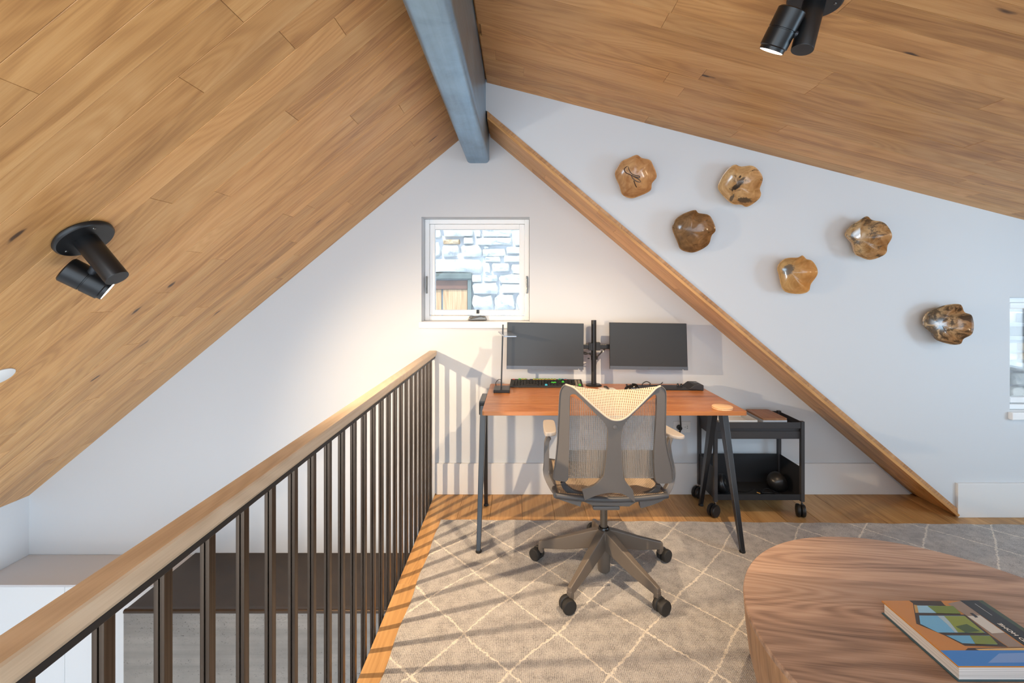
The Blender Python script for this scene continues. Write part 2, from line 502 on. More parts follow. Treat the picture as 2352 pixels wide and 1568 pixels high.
def mat_mesh(name, light_, dark, cover, pitch=420.0):
    """woven chair mesh: strands with real openings between them"""
    m = NT(name)
    c = m.coords()
    w1 = m.n('ShaderNodeTexWave', {'Vector': c, 'Scale': pitch / 6.2832 * 0.62, 'Distortion': 0.12}, wave_type='BANDS', bands_direction='X', wave_profile='SIN').outputs['Fac']
    w2 = m.n('ShaderNodeTexWave', {'Vector': c, 'Scale': pitch / 6.2832 * 0.5, 'Distortion': 0.12}, wave_type='BANDS', bands_direction='Z', wave_profile='SIN').outputs['Fac']
    hole = m.math('MULTIPLY', w1, m.math('ADD', 0.6, m.math('MULTIPLY', w2, 0.4)))
    a = m.ramp(hole, [(cover - 0.08, 1.0), (cover + 0.08, 0.0)])
    col = m.mix(m.math('MULTIPLY', w1, 0.8), srgb(*light_), srgb(*dark))
    m.pr(color=col, rough=0.75, spec=0.2, alpha=a)
    return m.mat
M['mesh_top'] = mat_mesh('tan_mesh_top', (206, 186, 162), (160, 138, 116), 0.72)
M['mesh_back'] = mat_mesh('grey_mesh_back', (150, 140, 130), (92, 88, 86), 0.34)

def mat_bowl(name, base, pale, stain, amount, seed, spots=()):
    m = NT(name)
    c = m.coords(loc=(seed * 3.1, seed * 1.7, seed * 5.3))
    n = m.noise(c, 14.0, 5, 0.6, 0.8)
    rg = m.math('SINE', m.math('MULTIPLY', m.noise(c, 7.0, 2, 0.4, 0.6), 75.0))
    col = m.ramp(m.math('ADD', n, m.math('MULTIPLY', rg, 0.06)), [(0.3, srgb(*base)), (0.7, srgb(*pale))])
    st = m.noise(m.n('ShaderNodeMapping', {'Vector': c, 'Scale': (1, 1, 1.6), 'Rotation': (0, R(35), 0)}).outputs[0], 11.0, 7, 0.72, 0.7)
    col = m.mix(m.ramp(st, [(0.62 - amount, 0.0), (0.70 - amount, 0.85)]), col, srgb(*stain))
    if spots:
        oc = m.n('ShaderNodeTexCoord').outputs['Object']
        for (dx, dz, rx, rz, rot, rgb) in spots:
            q = m.n('ShaderNodeMapping', {'Vector': m.n('ShaderNodeVectorMath', {0: oc, 1: (-dx, 0, -dz)}, operation='ADD').outputs[0], 'Rotation': (0, R(rot), 0)}).outputs[0]
            q = m.n('ShaderNodeMapping', {'Vector': q, 'Scale': (1 / rx, 0, 1 / rz)}).outputs[0]
            ln = m.n('ShaderNodeVectorMath', {0: q}, operation='LENGTH').outputs['Value']
            ln = m.math('ADD', ln, m.math('MULTIPLY', m.math('SUBTRACT', m.noise(oc, 90, 4, 0.7), 0.5), 1.1))
            col = m.mix(m.ramp(ln, [(0.75, 0.92), (1.0, 0.0)]), col, srgb(*rgb))
    m.pr(color=col, rough=0.22, spec=0.5, coat=0.3, coat_rough=0.12)
    return m.mat

# ================================================================= STRUCTURE
YG, YD = 3.085, 2.772            # gable wall and dormer wall planes
def zl(x): return 2.7325 + 0.8261 * x        # left slope
def zr(x): return 2.249 - 0.8453 * x         # right slope (the strip of soffit over the alcove)
def zd(x): return 2.590 - 0.2557 * x         # dormer ceiling

# --- gable wall with its window opening
WX0, WX1, WZ0, WZ1 = -0.664, 0.069, 1.165, 1.874
g = MB()
for (x0, x1, z0, z1) in ((-3.50, WX0, -2.5, 2.8), (WX1, 2.95, -2.5, 2.8), (WX0, WX1, -2.5, WZ0), (WX0, WX1, WZ1, 2.8)):
    g.box(x0, x1, YG, YG + 0.20, z0, z1)
wall_back = tag(g.build('wall_back', M['wall']), 'white gable wall behind the desk with a small square window', 'wall', kind='structure')
# --- dormer wall with its window opening
DX0, DX1, DZ0, DZ1 = 2.987, 3.75, 0.637, 1.333
T = 0.05
g = MB()
def dpoly(pts): g.prism([(x, YD, z) for x, z in pts], (0, 0.12, 0))
xt = (2.249 + T) / 0.8453
dpoly([(-0.207, zr(-0.207) + T), (DX0, -0.0), (DX0, zd(DX0) + 0.02), (-0.207, zd(-0.207) + 0.02)] if False else [(-0.207, zr(-0.207) + T), (xt, 0.0), (DX0, 0.0), (DX0, zd(DX0) + 0.02), (-0.207, zd(-0.207) + 0.02)])
dpoly([(DX0, 0.0), (DX1, 0.0), (DX1, DZ0), (DX0, DZ0)])
dpoly([(DX0, DZ1), (DX1, DZ1), (DX1, zd(DX1) + 0.02), (DX0, zd(DX0) + 0.02)])
dpoly([(DX1, 0.0), (4.45, 0.0), (4.45, zd(4.45) + 0.02), (DX1, zd(DX1) + 0.02)])
tag(g.build('wall_dormer', M['wall']), 'white dormer wall hung with six wavy wooden bowls', 'wall', kind='structure')
# --- knee wall at the far left, lower level included
tag(B(-3.50, -3.325, -1.2, YG, -2.5, zl(-3.325)).build('wall_left', M['wall']), 'low white knee wall under the left eave beyond the stair opening', 'wall', kind='structure')
# --- dormer's right wall with a big window opening (out of frame, daylight comes in here)
g = MB()
g.box(4.33, 4.45, -1.2, 0.2, 0, 1.6).box(4.33, 4.45, 1.8, YD, 0, 1.5).box(4.33, 4.45, 0.2, 1.8, 0, 0.7)
tag(g.build('wall_right', M['wall']), 'white end wall of the dormer to the right of the round table', 'wall', kind='structure')

tag(B(-3.40, -0.57, -1.32, -1.2, -2.5, -0.05).build('wall_front', M['wall']), 'white wall of the level below, behind the viewer', 'wall', kind='structure')
tag(B(1.0, 4.45, -1.32, -1.2, 0.0, 1.40).build('wall_front', M['wall']), 'white wall of the loft behind the viewer', 'wall', kind='structure')
# --- floor: slab and boards
floor = thing('floor', 'oak plank loft floor under the rug and desk', 'floor', (0, 0, 0), kind='structure')
B(-0.57, 4.45, -1.2, YG, -0.28, -0.019).build('slab', M['trim'], floor)
def plank(x0, x1, y0, y1, z, th, mat, parent, name='plank', gap=0.0006, along='y'):
    """one board with eased edges, own object"""
    c = Vector(((x0 + x1) / 2, (y0 + y1) / 2, z))
    e = 0.0014
    a, b, d, f = x0 + gap, x1 - gap, y0 + gap, y1 - gap
    m = MB().add([(a, d, z - th), (b, d, z - th), (b, f, z - th), (a, f, z - th), (a, d, z - e), (b, d, z - e), (b, f, z - e), (a, f, z - e),
                  (a + e, d + e, z), (b - e, d + e, z), (b - e, f - e, z), (a + e, f - e, z)],
                 [(3, 2, 1, 0), (0, 1, 5, 4), (1, 2, 6, 5), (2, 3, 7, 6), (3, 0, 4, 7), (4, 5, 9, 8), (5, 6, 10, 9), (6, 7, 11, 10), (7, 4, 8, 11), (8, 9, 10, 11)])
    return m.build(name, mat, parent, origin=c)
x = -0.572
seams = [-0.572] + [-0.377 + 0.197 * k for k in range(0, 25)]
for i in range(len(seams) - 1):
    y = YG
    first = random.uniform(0.5, 1.9)
    while y > -0.4:
        L = first if y == YG else random.uniform(1.2, 2.2)
        y0 = max(y - L, -0.5)
        plank(seams[i], seams[i + 1], y0, y, random.uniform(-0.0004, 0.0), 0.018, M['oak_floor'], floor)
        y = y0
tag(B(-3.4, -0.57, -1.2, YG, -2.55, -2.5).build('floor', M['shelf_grey']), 'floor of the level below, seen through the stair opening', 'floor', kind='structure')

# --- plank ceilings
def slope_planks(parent, p0, e1, length, y_from, y_to, width, mat, nrm, lens, seed):
    """boards running along e1 from p0(y=0), rows stepping towards the viewer along -y, faces at the plane"""
    rnd = random.Random(seed)
    e1, nrm = Vector(e1).normalized(), Vector(nrm).normalized()
    rot = Matrix((e1, Vector((0, 1, 0)), -nrm)).transposed()
    if rot.determinant() < 0:
        rot = Matrix((-e1, Vector((0, 1, 0)), -nrm)).transposed()
    y = y_from
    while y > y_to:
        y0 = max(y - width, y_to - 0.05)
        s = -rnd.uniform(0, lens[1])
        while s < length:
            L = rnd.uniform(*lens)
            a, b = max(s, 0), min(s + L, length)
            s += L
            if b - a < 0.02:
                continue
            c = Vector(p0) + e1 * ((a + b) / 2) + Vector((0, (y + y0) / 2, 0)) + nrm * rnd.uniform(-0.0004, 0.0004)
            hx, hy, e, g_, th = (b - a) / 2, (y - y0) / 2, 0.0009, 0.0004, 0.016
            A, Bb = hx - g_, hy - g_
            m = MB().add([(-A, -Bb, th), (A, -Bb, th), (A, Bb, th), (-A, Bb, th), (-A, -Bb, e), (A, -Bb, e), (A, Bb, e), (-A, Bb, e),
                          (-A + e, -Bb + e, 0), (A - e, -Bb + e, 0), (A - e, Bb - e, 0), (-A + e, Bb - e, 0)],
                         [(0, 1, 2, 3), (0, 4, 5, 1), (1, 5, 6, 2), (2, 6, 7, 3), (3, 7, 4, 0), (4, 8, 9, 5), (5, 9, 10, 6), (6, 10, 11, 7), (7, 11, 8, 4), (8, 11, 10, 9)])
            base = wloc(parent)
            me = bpy.data.meshes.new('plank')
            me.from_pydata(m.v, [], m.f)
            me.materials.append(mat)
            o = bpy.data.objects.new('plank', me)
            COL.objects.link(o)
            o.parent = parent
            o.matrix_local = Matrix.Translation(c - base) @ rot.to_4x4()
        y = y0

def backing(parent, pts, up, y0, y1, mat):
    """roof build-up behind the boards"""
    MB().prism([(x, y0, z + 0.018) for x, z in pts] , (0, y1 - y0, 0)) if False else None
    (xa, za), (xb, zb) = pts
    m = MB().add([(xa, y0, za + 0.02), (xb, y0, zb + 0.02), (xb, y1, zb + 0.02), (xa, y1, za + 0.02), (xa, y0, za + up), (xb, y0, zb + up), (xb, y1, zb + up), (xa, y1, za + up)],
                 [(0, 3, 2, 1), (4, 5, 6, 7), (0, 1, 5, 4), (1, 2, 6, 5), (2, 3, 7, 6), (3, 0, 4, 7)])
    return m.build('roof_deck', mat, parent)

c1 = thing('ceiling', 'steep oak plank ceiling on the left carrying a black spotlight', 'ceiling', (-1.8, 1.5, zl(-1.8)), kind='structure')
L1 = math.hypot(1, 0.8261)
slope_planks(c1, (-3.325, 0, zl(-3.325)), (1, 0, 0.8261), (3.325 - 0.355) * L1, YG, 0.45, 0.102, M['oak'], (0.8261, 0, -1), (0.8, 2.1), 11)
backing(c1, [(-3.5, zl(-3.5)), (-0.30, zl(-0.30))], 0.22, -1.2, YG, M['oak'])
c2 = thing('ceiling', 'shallow oak plank dormer ceiling on the right carrying a black spotlight', 'ceiling', (2.0, 1.5, zd(2.0)), kind='structure')
L2 = math.hypot(1, 0.2557)
slope_planks(c2, (-0.198, 0, zd(-0.198)), (1, 0, -0.2557), 4.5 * L2, YD, 0.9, 0.102, M['oak'], (-0.2557, 0, -1), (0.8, 2.0), 23)
backing(c2, [(-0.29, zd(-0.29)), (4.45, zd(4.45))], 0.22, -1.2, YD, M['oak'])
c3 = thing('ceiling', 'narrow oak soffit sloping down to the floor over the alcove', 'ceiling', (1.2, 2.95, zr(1.2)), kind='structure')
L3 = math.hypot(1, 0.8453)
slope_planks(c3, (-0.196, 0, zr(-0.196)), (1, 0, -0.8453), 2.85 * L3, YG, 2.80, 0.094, M['oak'], (-0.8453, 0, -1), (0.7, 1.6), 5)
backing(c3, [(-0.25, zr(-0.25)), (2.85, zr(2.85))], 0.2, 2.895, YG, M['oak'])
# trim board along the edge of the soffit, on the dormer wall
def slope_board(y0, y1, t, x0, x1):
    return MB().prism([(x0, y0, zr(x0)), (x1, y0, zr(x1)), (x1 + t / 0.8453, y0, zr(x1)) if zr(x1) < 0.05 else (x1, y0, zr(x1) + t), (x0, y0, zr(x0) + t)], (0, y1 - y0, 0))
tr1 = thing('trim_1', 'oak edge board running diagonally down the dormer wall to the floor', 'trim', (1.2, 2.76, zr(1.2)), kind='structure')
for a, b in ((-0.196, 0.62), (0.62, 1.75), (1.75, 2.654)):
    slope_board(2.758, 2.80, T, a + 0.0008, b - 0.0008).build('board', wood('oak_edge_board_%d' % int(a * 10 + 5), (140, 100, 66), (184, 140, 98), (204, 164, 122), 0.42, 0, rot=(0, R(40.2), 0), rand=True, tone=0.06), tr1)

# --- baseboards
tag(MB().prism([(-0.563, YG - 0.018, 0), (2.640, YG - 0.018, 0), (2.396, YG - 0.018, 0.208), (-0.563, YG - 0.018, 0.208)], (0, 0.018, 0)).build('baseboard_back', M['trim'], bevel=0.002), 'tall white baseboard along the gable wall under the desk', 'baseboard', kind='structure')
tag(B(2.655, 4.33, YD - 0.018, YD, 0.0, 0.207).build('baseboard_dormer', M['trim'], bevel=0.002), 'tall white baseboard along the dormer wall beside the diagonal trim', 'baseboard', kind='structure')

# --- ridge beam
bm_ = thing('ridge_beam', 'rounded blackened steel tube beam running along the ridge', 'beam', (-0.281, 1.0, 2.236), kind='structure')
def rrect(x0, x1, z0, z1, r, n=6):
    out = []
    for cx, cz, a0 in ((x1 - r, z0 + r, -90), (x1 - r, z1 - r, 0), (x0 + r, z1 - r, 90), (x0 + r, z0 + r, 180)):
        for k in range(n + 1):
            a = R(a0 + 90 * k / n)
            out.append((cx + r * math.cos(a), cz + r * math.sin(a)))
    return out
prof = rrect(-0.357, -0.205, 2.238, 2.70, 0.027)
MB().loft([[(x, y, z) for x, z in prof] for y in (-1.2, YG)]).build('tube', M['beam'], bm_, smooth=40)

# --- windows
def window(name, label, x0, x1, z0, z1, y, depth, crank_x=None, latches=True):
    w = thing(name, label, 'window', ((x0 + x1) / 2, y + depth, z0), kind='structure')
    yi = y + depth                        # inner face of the frame
    def ring(a0, a1, b0, b1, t, ya, yb):
        m = MB()
        m.box(a0, a0 + t, ya, yb, b0, b1).box(a1 - t, a1, ya, yb, b0, b1).box(a0 + t, a1 - t, ya, yb, b0, b0 + t).box(a0 + t, a1 - t, ya, yb, b1 - t, b1)
        return m
    ring(x0 + 0.001, x1 - 0.001, z0 + 0.001, z1 - 0.001, 0.032, yi, yi + 0.065).build('window_frame', M['winframe'], w, bevel=0.003)
    s0 = 0.034
    sash = ring(x0 + s0, x1 - s0, z0 + s0 + 0.004, z1 - s0, 0.036, yi + 0.012, yi + 0.055).build('sash', M['winframe'], w, bevel=0.004)
    B(x0 + s0 + 0.034, x1 - s0 - 0.034, yi + 0.032, yi + 0.036, z0 + s0 + 0.036, z1 - s0 - 0.034).build('pane', M['glass'], sash)
    MB().box(x0 - 0.012, x1 + 0.004, y - 0.028, y, z0 - 0.044, z0).box(x0 + 0.001, x1 - 0.001, y, yi, z0 - 0.02, z0 + 0.0005).build('window_sill', M['winframe'], w, bevel=0.004)
    if latches:
        for sx, xx in ((1, x0 + 0.016), (-1, x1 - 0.016)):
            l = MB().box(xx - 0.006, xx + 0.006, yi - 0.008, yi, z0 + 0.19, z0 + 0.31)
            l.obox((xx + sx * 0.001, yi - 0.013, z0 + 0.262), (0.004, 0, 0), (0, 0.004, 0), (0.002 * sx, 0, 0.045))
            l.build('latch', M['steel'], w, bevel=0.002).__setitem__('label', 'dark metal window latch')
    if crank_x is not None:
        zc = z0 + 0.003
        k = MB().prism([(crank_x - 0.065, yi - 0.03, zc), (crank_x + 0.065, yi - 0.03, zc), (crank_x + 0.055, yi - 0.03, zc + 0.03), (crank_x - 0.055, yi - 0.03, zc + 0.03)], (0, 0.03, 0))
        c_ = k.build('crank', M['steel'], w, bevel=0.004)
        c_['label'] = 'grey metal window crank'
        MB().tube([(crank_x + 0.05, yi - 0.034, zc + 0.026), (crank_x + 0.02, yi - 0.042, zc + 0.03), (crank_x - 0.02, yi - 0.042, zc + 0.022), (crank_x - 0.05, yi - 0.036, zc + 0.015)], 0.006).build('crank_handle', M['steel'], c_, smooth=60)
        B(crank_x - 0.009, crank_x + 0.009, yi + 0.0, yi + 0.012, zc + 0.046, zc + 0.072).build('operator_arm', M['black_plastic'], c_, bevel=0.002)
    return w
window('window_1', 'small square white window in the gable wall looking out on stonework', WX0, WX1, WZ0, WZ1, YG, 0.10, crank_x=-0.292)
window('window_2', 'white window at the far right of the dormer wall, lowest bowl beside it', DX0, DX1, DZ0, DZ1, YD, 0.05, latches=False)

# --- outside: stone wall across the gap
YS = 4.35
sw = thing('wall_outside', 'sunlit pale stone wall of the next building, seen through the windows', 'wall', (0.0, YS, 0.0), kind='structure')
B(-2.2, 7.0, YS + 0.022, YS + 0.2, -2.5, 2.6).build('mortar', M['mortar'], sw)
def stone(poly, mat, rnd, proud=0.0):
    """irregular block: polygon in x,z, face inset and bulged"""
    n = len(poly)
    cx, cz = sum(p[0] for p in poly) / n, sum(p[1] for p in poly) / n
    back = [(px, YS + 0.05, pz) for px, pz in poly]
    y1 = YS + 0.012 - proud
    y0 = YS - 0.012 - proud
    mid = [(cx + (px - cx) * 0.985, y1, cz + (pz - cz) * 0.97) for px, pz in poly]
    fr = [(cx + (px - cx) * rnd.uniform(0.82, 0.93), y0 + rnd.uniform(-0.008, 0.008), cz + (pz - cz) * rnd.uniform(0.72, 0.88)) for px, pz in poly]
    vs_ = back + mid + fr + [(cx, y0 - 0.006, cz)]
    fs = []
    for i in range(n):
        j = (i + 1) % n
        fs += [(i, j, n + j, n + i), (n + i, n + j, 2 * n + j, 2 * n + i), (2 * n + i, 2 * n + j, 3 * n)]
    MB().add(vs_, fs).build('stone', mat, sw, smooth=50, origin=(cx, YS, cz))
def blocky(x0, z0, x1, z1, rnd, k=0.10):
    """8 to 10 sided outline of a rough squared stone"""
    w, h = x1 - x0, z1 - z0
    j = lambda s: rnd.uniform(-s, s)
    m = min(w, h)
    q = [(x0 + m * 0.12 + j(m * .06), z0), (x0 + w * 0.5 + j(w * .15), z0 + j(h * .07)), (x1 - m * 0.12, z0 + j(h * .05)), (x1 + j(m * .04), z0 + m * 0.16), (x1 + j(m * .06), z0 + h * 0.55), (x1 - m * 0.15 + j(m * .06), z1 + j(h * .04)),
         (x0 + w * 0.45 + j(w * .15), z1 + j(h * .07)), (x0 + m * 0.14, z1 + j(h * .04)), (x0 + j(m * .05), z1 - m * 0.18), (x0 + j(m * .05), z0 + h * 0.45)]
    return q
rs = random.Random(3)
def cz_(cx, cy):
    p = P(930 + cx / 4.9, 460 + cy / 4.9, YS)
    return p.x, p.z
STONES = [(250, 300, 410, 425), (430, 296, 768, 410), (797, 322, 852, 412), (866, 313, 1203, 412), (1218, 345, 1420, 512), (425, 438, 622, 492), (658, 414, 772, 492), (798, 420, 1207, 504),
          (240, 466, 402, 636), (418, 502, 608, 634), (632, 502, 868, 642), (888, 513, 945, 548), (868, 542, 1138, 632), (1140, 522, 1420, 602), (230, 652, 878, 818), (898, 632, 1084, 694), (1106, 618, 1420, 694),
          (893, 700, 962, 818), (982, 704, 1180, 804), (1190, 712, 1420, 828), (748, 838, 862, 922), (882, 836, 1044, 912), (1052, 832, 1420, 934), (752, 924, 1050, 1058), (1078, 938, 1420, 1048), (752, 1062, 1002, 1248),
          (1008, 1058, 1244, 1238), (1252, 1060, 1420, 1226), (752, 1254, 1106, 1420), (1112, 1240, 1420, 1420)]
for i, (a, b, c, d) in enumerate(STONES):
    x0, z1 = cz_(a, b)
    x1, z0 = cz_(c, d)
    stone(blocky(x0, z0, x1, z1, rs), M['stone_warm'] if i == 5 else M['stone'], rs, rs.uniform(-0.004, 0.012))
def rows(cx0, cx1, cy0, cy1):
    y = cy0
    while y < cy1 - 20:
        h = min(rs.uniform(85, 150), cy1 - y)
        x = cx0
        while x < cx1 - 20:
            w = min(rs.uniform(110, 320), cx1 - x)
            x0, z1 = cz_(x + 9, y + 9)
            x1, z0 = cz_(x + w - 9, y + h - 9)
            stone(blocky(x0, z0, x1, z1, rs), M['stone_warm'] if rs.random() < 0.08 else M['stone'], rs, rs.uniform(-0.006, 0.01))
            x += w
        y += h
rows(-50, 1700, -20, 292)
rows(-50, 236, 292, 1420)
rows(1425, 1700, 292, 1420)
def rows_world(x0, x1, z0, z1):
    z = z0
    while z < z1:
        h = rs.uniform(0.08, 0.15)
        x = x0
        while x < x1:
            w = rs.uniform(0.12, 0.32)
            stone(blocky(x + .008, z + .008, x + w - .008, z + h - .008, rs), M['stone_warm'] if rs.random() < 0.15 else M['stone'], rs, rs.uniform(-0.006, 0.01))
            x += w
        z += h
rows_world(4.45, 5.4, -0.1, 1.75)
# boarded opening in the stone wall
bo = thing('window_3', 'boarded up opening with a teal frame in the outside stone wall', 'window', (-0.7, YS, 0.4), kind='structure')
def cbox(a, b, c, d, y0, y1):
    x0, z1 = cz_(a, b)
    x1, z0 = cz_(c, d)
    return B(x0, x1, y0, y1, z0, z1)
cbox(180, 822, 752, 886, YS - 0.03, YS + 0.04).build('frame_head', M['teal_paint'], bo, bevel=0.006)
cbox(708, 886, 752, 1500, YS - 0.02, YS + 0.04).build('frame_post', M['teal_paint'], bo, bevel=0.006)
cbox(180, 900, 706, 1000, YS - 0.005, YS + 0.04).build('lintel', M['rust'], bo, bevel=0.004)
cbox(180, 1002, 408, 1500, YS + 0.008, YS + 0.03).build('board', M['ply'], bo, bevel=0.003)
cbox(428, 1002, 702, 1500, YS + 0.004, YS + 0.03).build('board', M['ply'], bo, bevel=0.003)
cbox(405, 1002, 431, 1500, YS + 0.016, YS + 0.035).build('batten', M['greyboard'], bo)
# weathered timber ledges outside the right window
bl = thing('timber_ledge', 'weathered grey timber ledge on the stone wall outside the right window', 'ledge', (4.9, YS, 0.9))
for z0, z1, yy, x0 in ((1.075, 1.165, 0.06, 4.72), (1.045, 1.075, 0.16, 4.45), (0.955, 1.043, 0.07, 4.45), (0.925, 0.955, 0.17, 4.45), (0.885, 0.925, 0.06, 4.6)):
    B(x0, 5.4, YS - yy - 0.03, YS - 0.03, z0, z1).build('board', M['greyboard'], bl, bevel=0.004)

# --- lower level beyond the rail: cabinet and concrete block
cb = thing('cabinet', 'white built-in cabinet with a pale grey top below the left eave', 'cabinet', (-2.77, 2.9, -2.5))
B(-3.322, -2.197, 2.79, YG - 0.003, -2.5, -0.427).build('carcass', M['trim'], cb)
B(-3.322, -2.197, 2.766, YG - 0.003, -0.427, -0.414).build('cabinet_top', M['shelf_grey'], cb, bevel=0.002)
for a, b in ((-3.322, -2.771), (-2.768, -2.197)):
    B(a, b, 2.770, 2.789, -2.4, -0.4295).build('cabinet_door', M['trim'], cb, bevel=0.0015)
ct = thing('concrete_block', 'board formed concrete mass with a dark bronze cap below the railing', 'block', (-1.4, 2.8, -2.5))
B(-2.195, -0.60, 2.523, YG - 0.003, -2.5, -0.413).build('concrete_body', M['concrete'], ct)
cp = MB()
pr_ = [(2.519, -0.413), (2.519, -0.404), (2.524, -0.397), (2.534, -0.396), (2.545, -0.401), (2.565, -0.402), (YG - 0.003, -0.402), (YG - 0.003, -0.413)]
cp.loft([[(xx, yy, zz) for yy, zz in pr_] for xx in (-2.195, -0.60)]).build('cap', M['dark_cap'], ct, smooth=50)

# ================================================================= RAILING
rl = thing('stair_railing', 'oak topped railing with dark bronze balusters along the stair opening', 'railing', (-0.59, 1.5, -0.25))
hp = [(-0.613, 0.9675 - 0.003), (-0.610, 0.9675), (-0.564, 0.9675), (-0.561, 0.9645), (-0.561, 0.940), (-0.570, 0.929), (-0.604, 0.929), (-0.613, 0.938)]
MB().loft([[(x, y, z) for x, z in hp] for y in (0.02, YG - 0.001)]).build('handrail', M['oak_rail'], rl)
B(-0.606, -0.569, 0.02, YG - 0.006, 0.917, 0.929).build('rail_bar', M['black_metal'], rl, bevel=0.0015)['label'] = 'black steel bar under the handrail'
bp = [(-0.600, 0.0), (-0.5925, 0.0), (-0.5925, 0.010), (-0.5895, 0.010), (-0.5895, 0.0), (-0.5825, 0.0), (-0.5825, 0.018), (-0.600, 0.018)]
bal = None
for k in range(-7, 18):
    y = 1.179 + 0.1082 * k
    if bal is None:
        m = MB()
        n = len(bp)
        m.add([(px, y + py, z) for z in (-0.25, 0.917) for px, py in bp], [(i, (i + 1) % n, n + (i + 1) % n, n + i) for i in range(n)])
        bal = m.build('baluster', M['bronze'], rl, origin=(-0.59, y, -0.25))
        y_first = bal.location.y - y
    else:
        o = bal.copy()
        COL.objects.link(o)
        o.parent = rl
        o.location.y = y_first + y
B(-0.580, -0.5725, 0.0, YG - 0.005, -0.24, -0.03).build('mounting_plate', M['black_metal'], rl)

# ================================================================= RUG
rug = MB()
ra = R(-1.0)
def rugp(sx, sy):
    """rug frame: sx to the right, sy towards the viewer, from the far left corner"""
    c, s = math.cos(ra), math.sin(ra)
    return Vector((-0.468 + c * sx + s * sy, 2.716 + s * sx - c * sy, 0))
RW, RH = 4.2, 2.9
edge = []
for k in range(60): edge.append((RW * k / 60, 0.004 * math.sin(k * 1.7)))
for k in range(40): edge.append((RW, RH * k / 40))
for k in range(60): edge.append((RW * (1 - k / 60), RH))
for k in range(40): edge.append((0.004 * math.sin(k * 1.3), RH * (1 - k / 40)))
n = len(edge)
rings = []
for ins, z in ((0.0, 0.0008), (-0.002, 0.005), (0.0015, 0.0095), (0.006, 0.0115)):
    rings.append([rugp(a + ins * (1 if a < 0.1 else -1 if a > RW - 0.1 else 0), b + ins * (1 if b < 0.1 else -1 if b > RH - 0.1 else 0)) + Vector((0, 0, z)) for a, b in edge])
rug.add([q for rg in rings for q in rg], [(j * n + k, j * n + (k + 1) % n, (j + 1) * n + (k + 1) % n, (j + 1) * n + k) for j in range(3) for k in range(n)] + [tuple(3 * n + k for k in range(n))])
ro = rug.build('rug', M['rug'], origin=(-0.217, 2.21, 0))
ro.data.update()
tag(ro, 'grey flatwoven rug with ivory diamond lines under the desk and table', 'rug')

# ================================================================= DESK
dk = thing('desk', 'stained wood topped desk on black splayed legs against the gable wall', 'desk', (0.49, 2.7, 0))
DZ = 0.749
def rounded_slab(x0, x1, y0, y1, z0, z1, r, n=5):
    pts = []
    for cx, cy, a0 in ((x1 - r, y0 + r, -90), (x1 - r, y1 - r, 0), (x0 + r, y1 - r, 90), (x0 + r, y0 + r, 180)):
        for k in range(n + 1):
            a = R(a0 + 90 * k / n)
            pts.append((cx + r * math.cos(a), cy + r * math.sin(a)))
    return MB().prism([(a, b, z0) for a, b in pts], (0, 0, z1 - z0))
rounded_slab(-0.194, 1.181, 2.3525, 3.055, DZ - 0.0215, DZ, 0.014).build('desktop', M['desk'], dk, bevel=0.0015)
def desk_leg(xt, xf, y_t, z_t, y_f, z_f, wt, wf, tx):
    top, bot = Vector((xt, y_t, z_t)), Vector((xf, y_f, z_f))
    m = MB()
    secs = []
    for t in (0, 0.5, 1):
        c = top.lerp(bot, t)
        w = (wt + (wf - wt) * t) / 2
        h = tx * (1 - 0.35 * t)
        secs.append([c + Vector((-h, -w, 0)), c + Vector((h, -w, 0)), c + Vector((h, w, 0)), c + Vector((-h, w, 0))])
    return m.loft(secs)
for side, xt, xf in (('l', -0.205, -0.213), ('r', 1.155, 1.162)):
    for y_t, y_f, zf in ((2.60, 2.372, 0.0135), (2.69, 2.912, 0.002)):
        lg = desk_leg(xt, xf, y_t, 0.726, y_f, zf + 0.008, 0.066, 0.022, 0.017).build('leg', M['desk_leg'], dk, bevel=0.002)
        MB().lathe([(0, 0), (0.015, 0), (0.016, 0.004), (0.013, 0.012), (0, 0.012)], (xf, y_f, zf - 0.0018), n=20).build('foot', M['black_plastic'], lg, smooth=50)
MB().prism([(-0.2285, 2.575, 0.67), (-0.2285, 2.72, 0.67), (-0.2285, 2.80, 0.742), (-0.2285, 2.585, 0.7465), (-0.2285, 2.57, 0.743)], (0.033, 0, 0)).build('leg_bracket', M['desk_leg'], dk, bevel=0.003)
MB().prism([(1.140, 2.57, 0.70), (1.140, 2.72, 0.70), (1.140, 2.74, 0.727), (1.140, 2.55, 0.727)], (0.033, 0, 0)).build('leg_bracket', M['desk_leg'], dk, bevel=0.003)
B(-0.19, 1.14, 2.63, 2.66, 0.690, 0.726).build('crossbar', M['desk_leg'], dk, bevel=0.002)

# --- things on the desk
dl = thing('desk_lamp', 'slim black task lamp with a flat square head left of the monitors', 'lamp', (-0.108, 2.85, DZ))
B(-0.158, -0.059, 2.774, 2.91, DZ, DZ + 0.019).build('base', M['lamp_black'], dl, bevel=0.003)
MB().cyl((-0.114, 2.855, DZ + 0.018), (-0.103, 2.86, 1.161), 0.0062, n=4).build('pole', M['lamp_black'], dl)
hd = MB().prism([(-0.136, 2.912, 1.106), (-0.059, 2.912, 1.106), (-0.0165, 2.738, 1.094), (-0.0935, 2.738, 1.094)], (0, 0, 0.008))
hd.build('lamp_head', plain('lamp_head_sheen', (150, 158, 170), 0.22, 0.7, 0.5), dl, bevel=0.002)  # the head is black; its pale colour paints in reflected window light
MB().tube(smooth_pts([(-0.115, 2.90, DZ + 0.012), (-0.118, 2.94, DZ + 0.045), (-0.135, 2.945, DZ + 0.05), (-0.152, 2.94, DZ + 0.03), (-0.150, 2.95, DZ + 0.004)], 6), 0.0022, 6).build('cord', M['black_plastic'], dl, smooth=60)

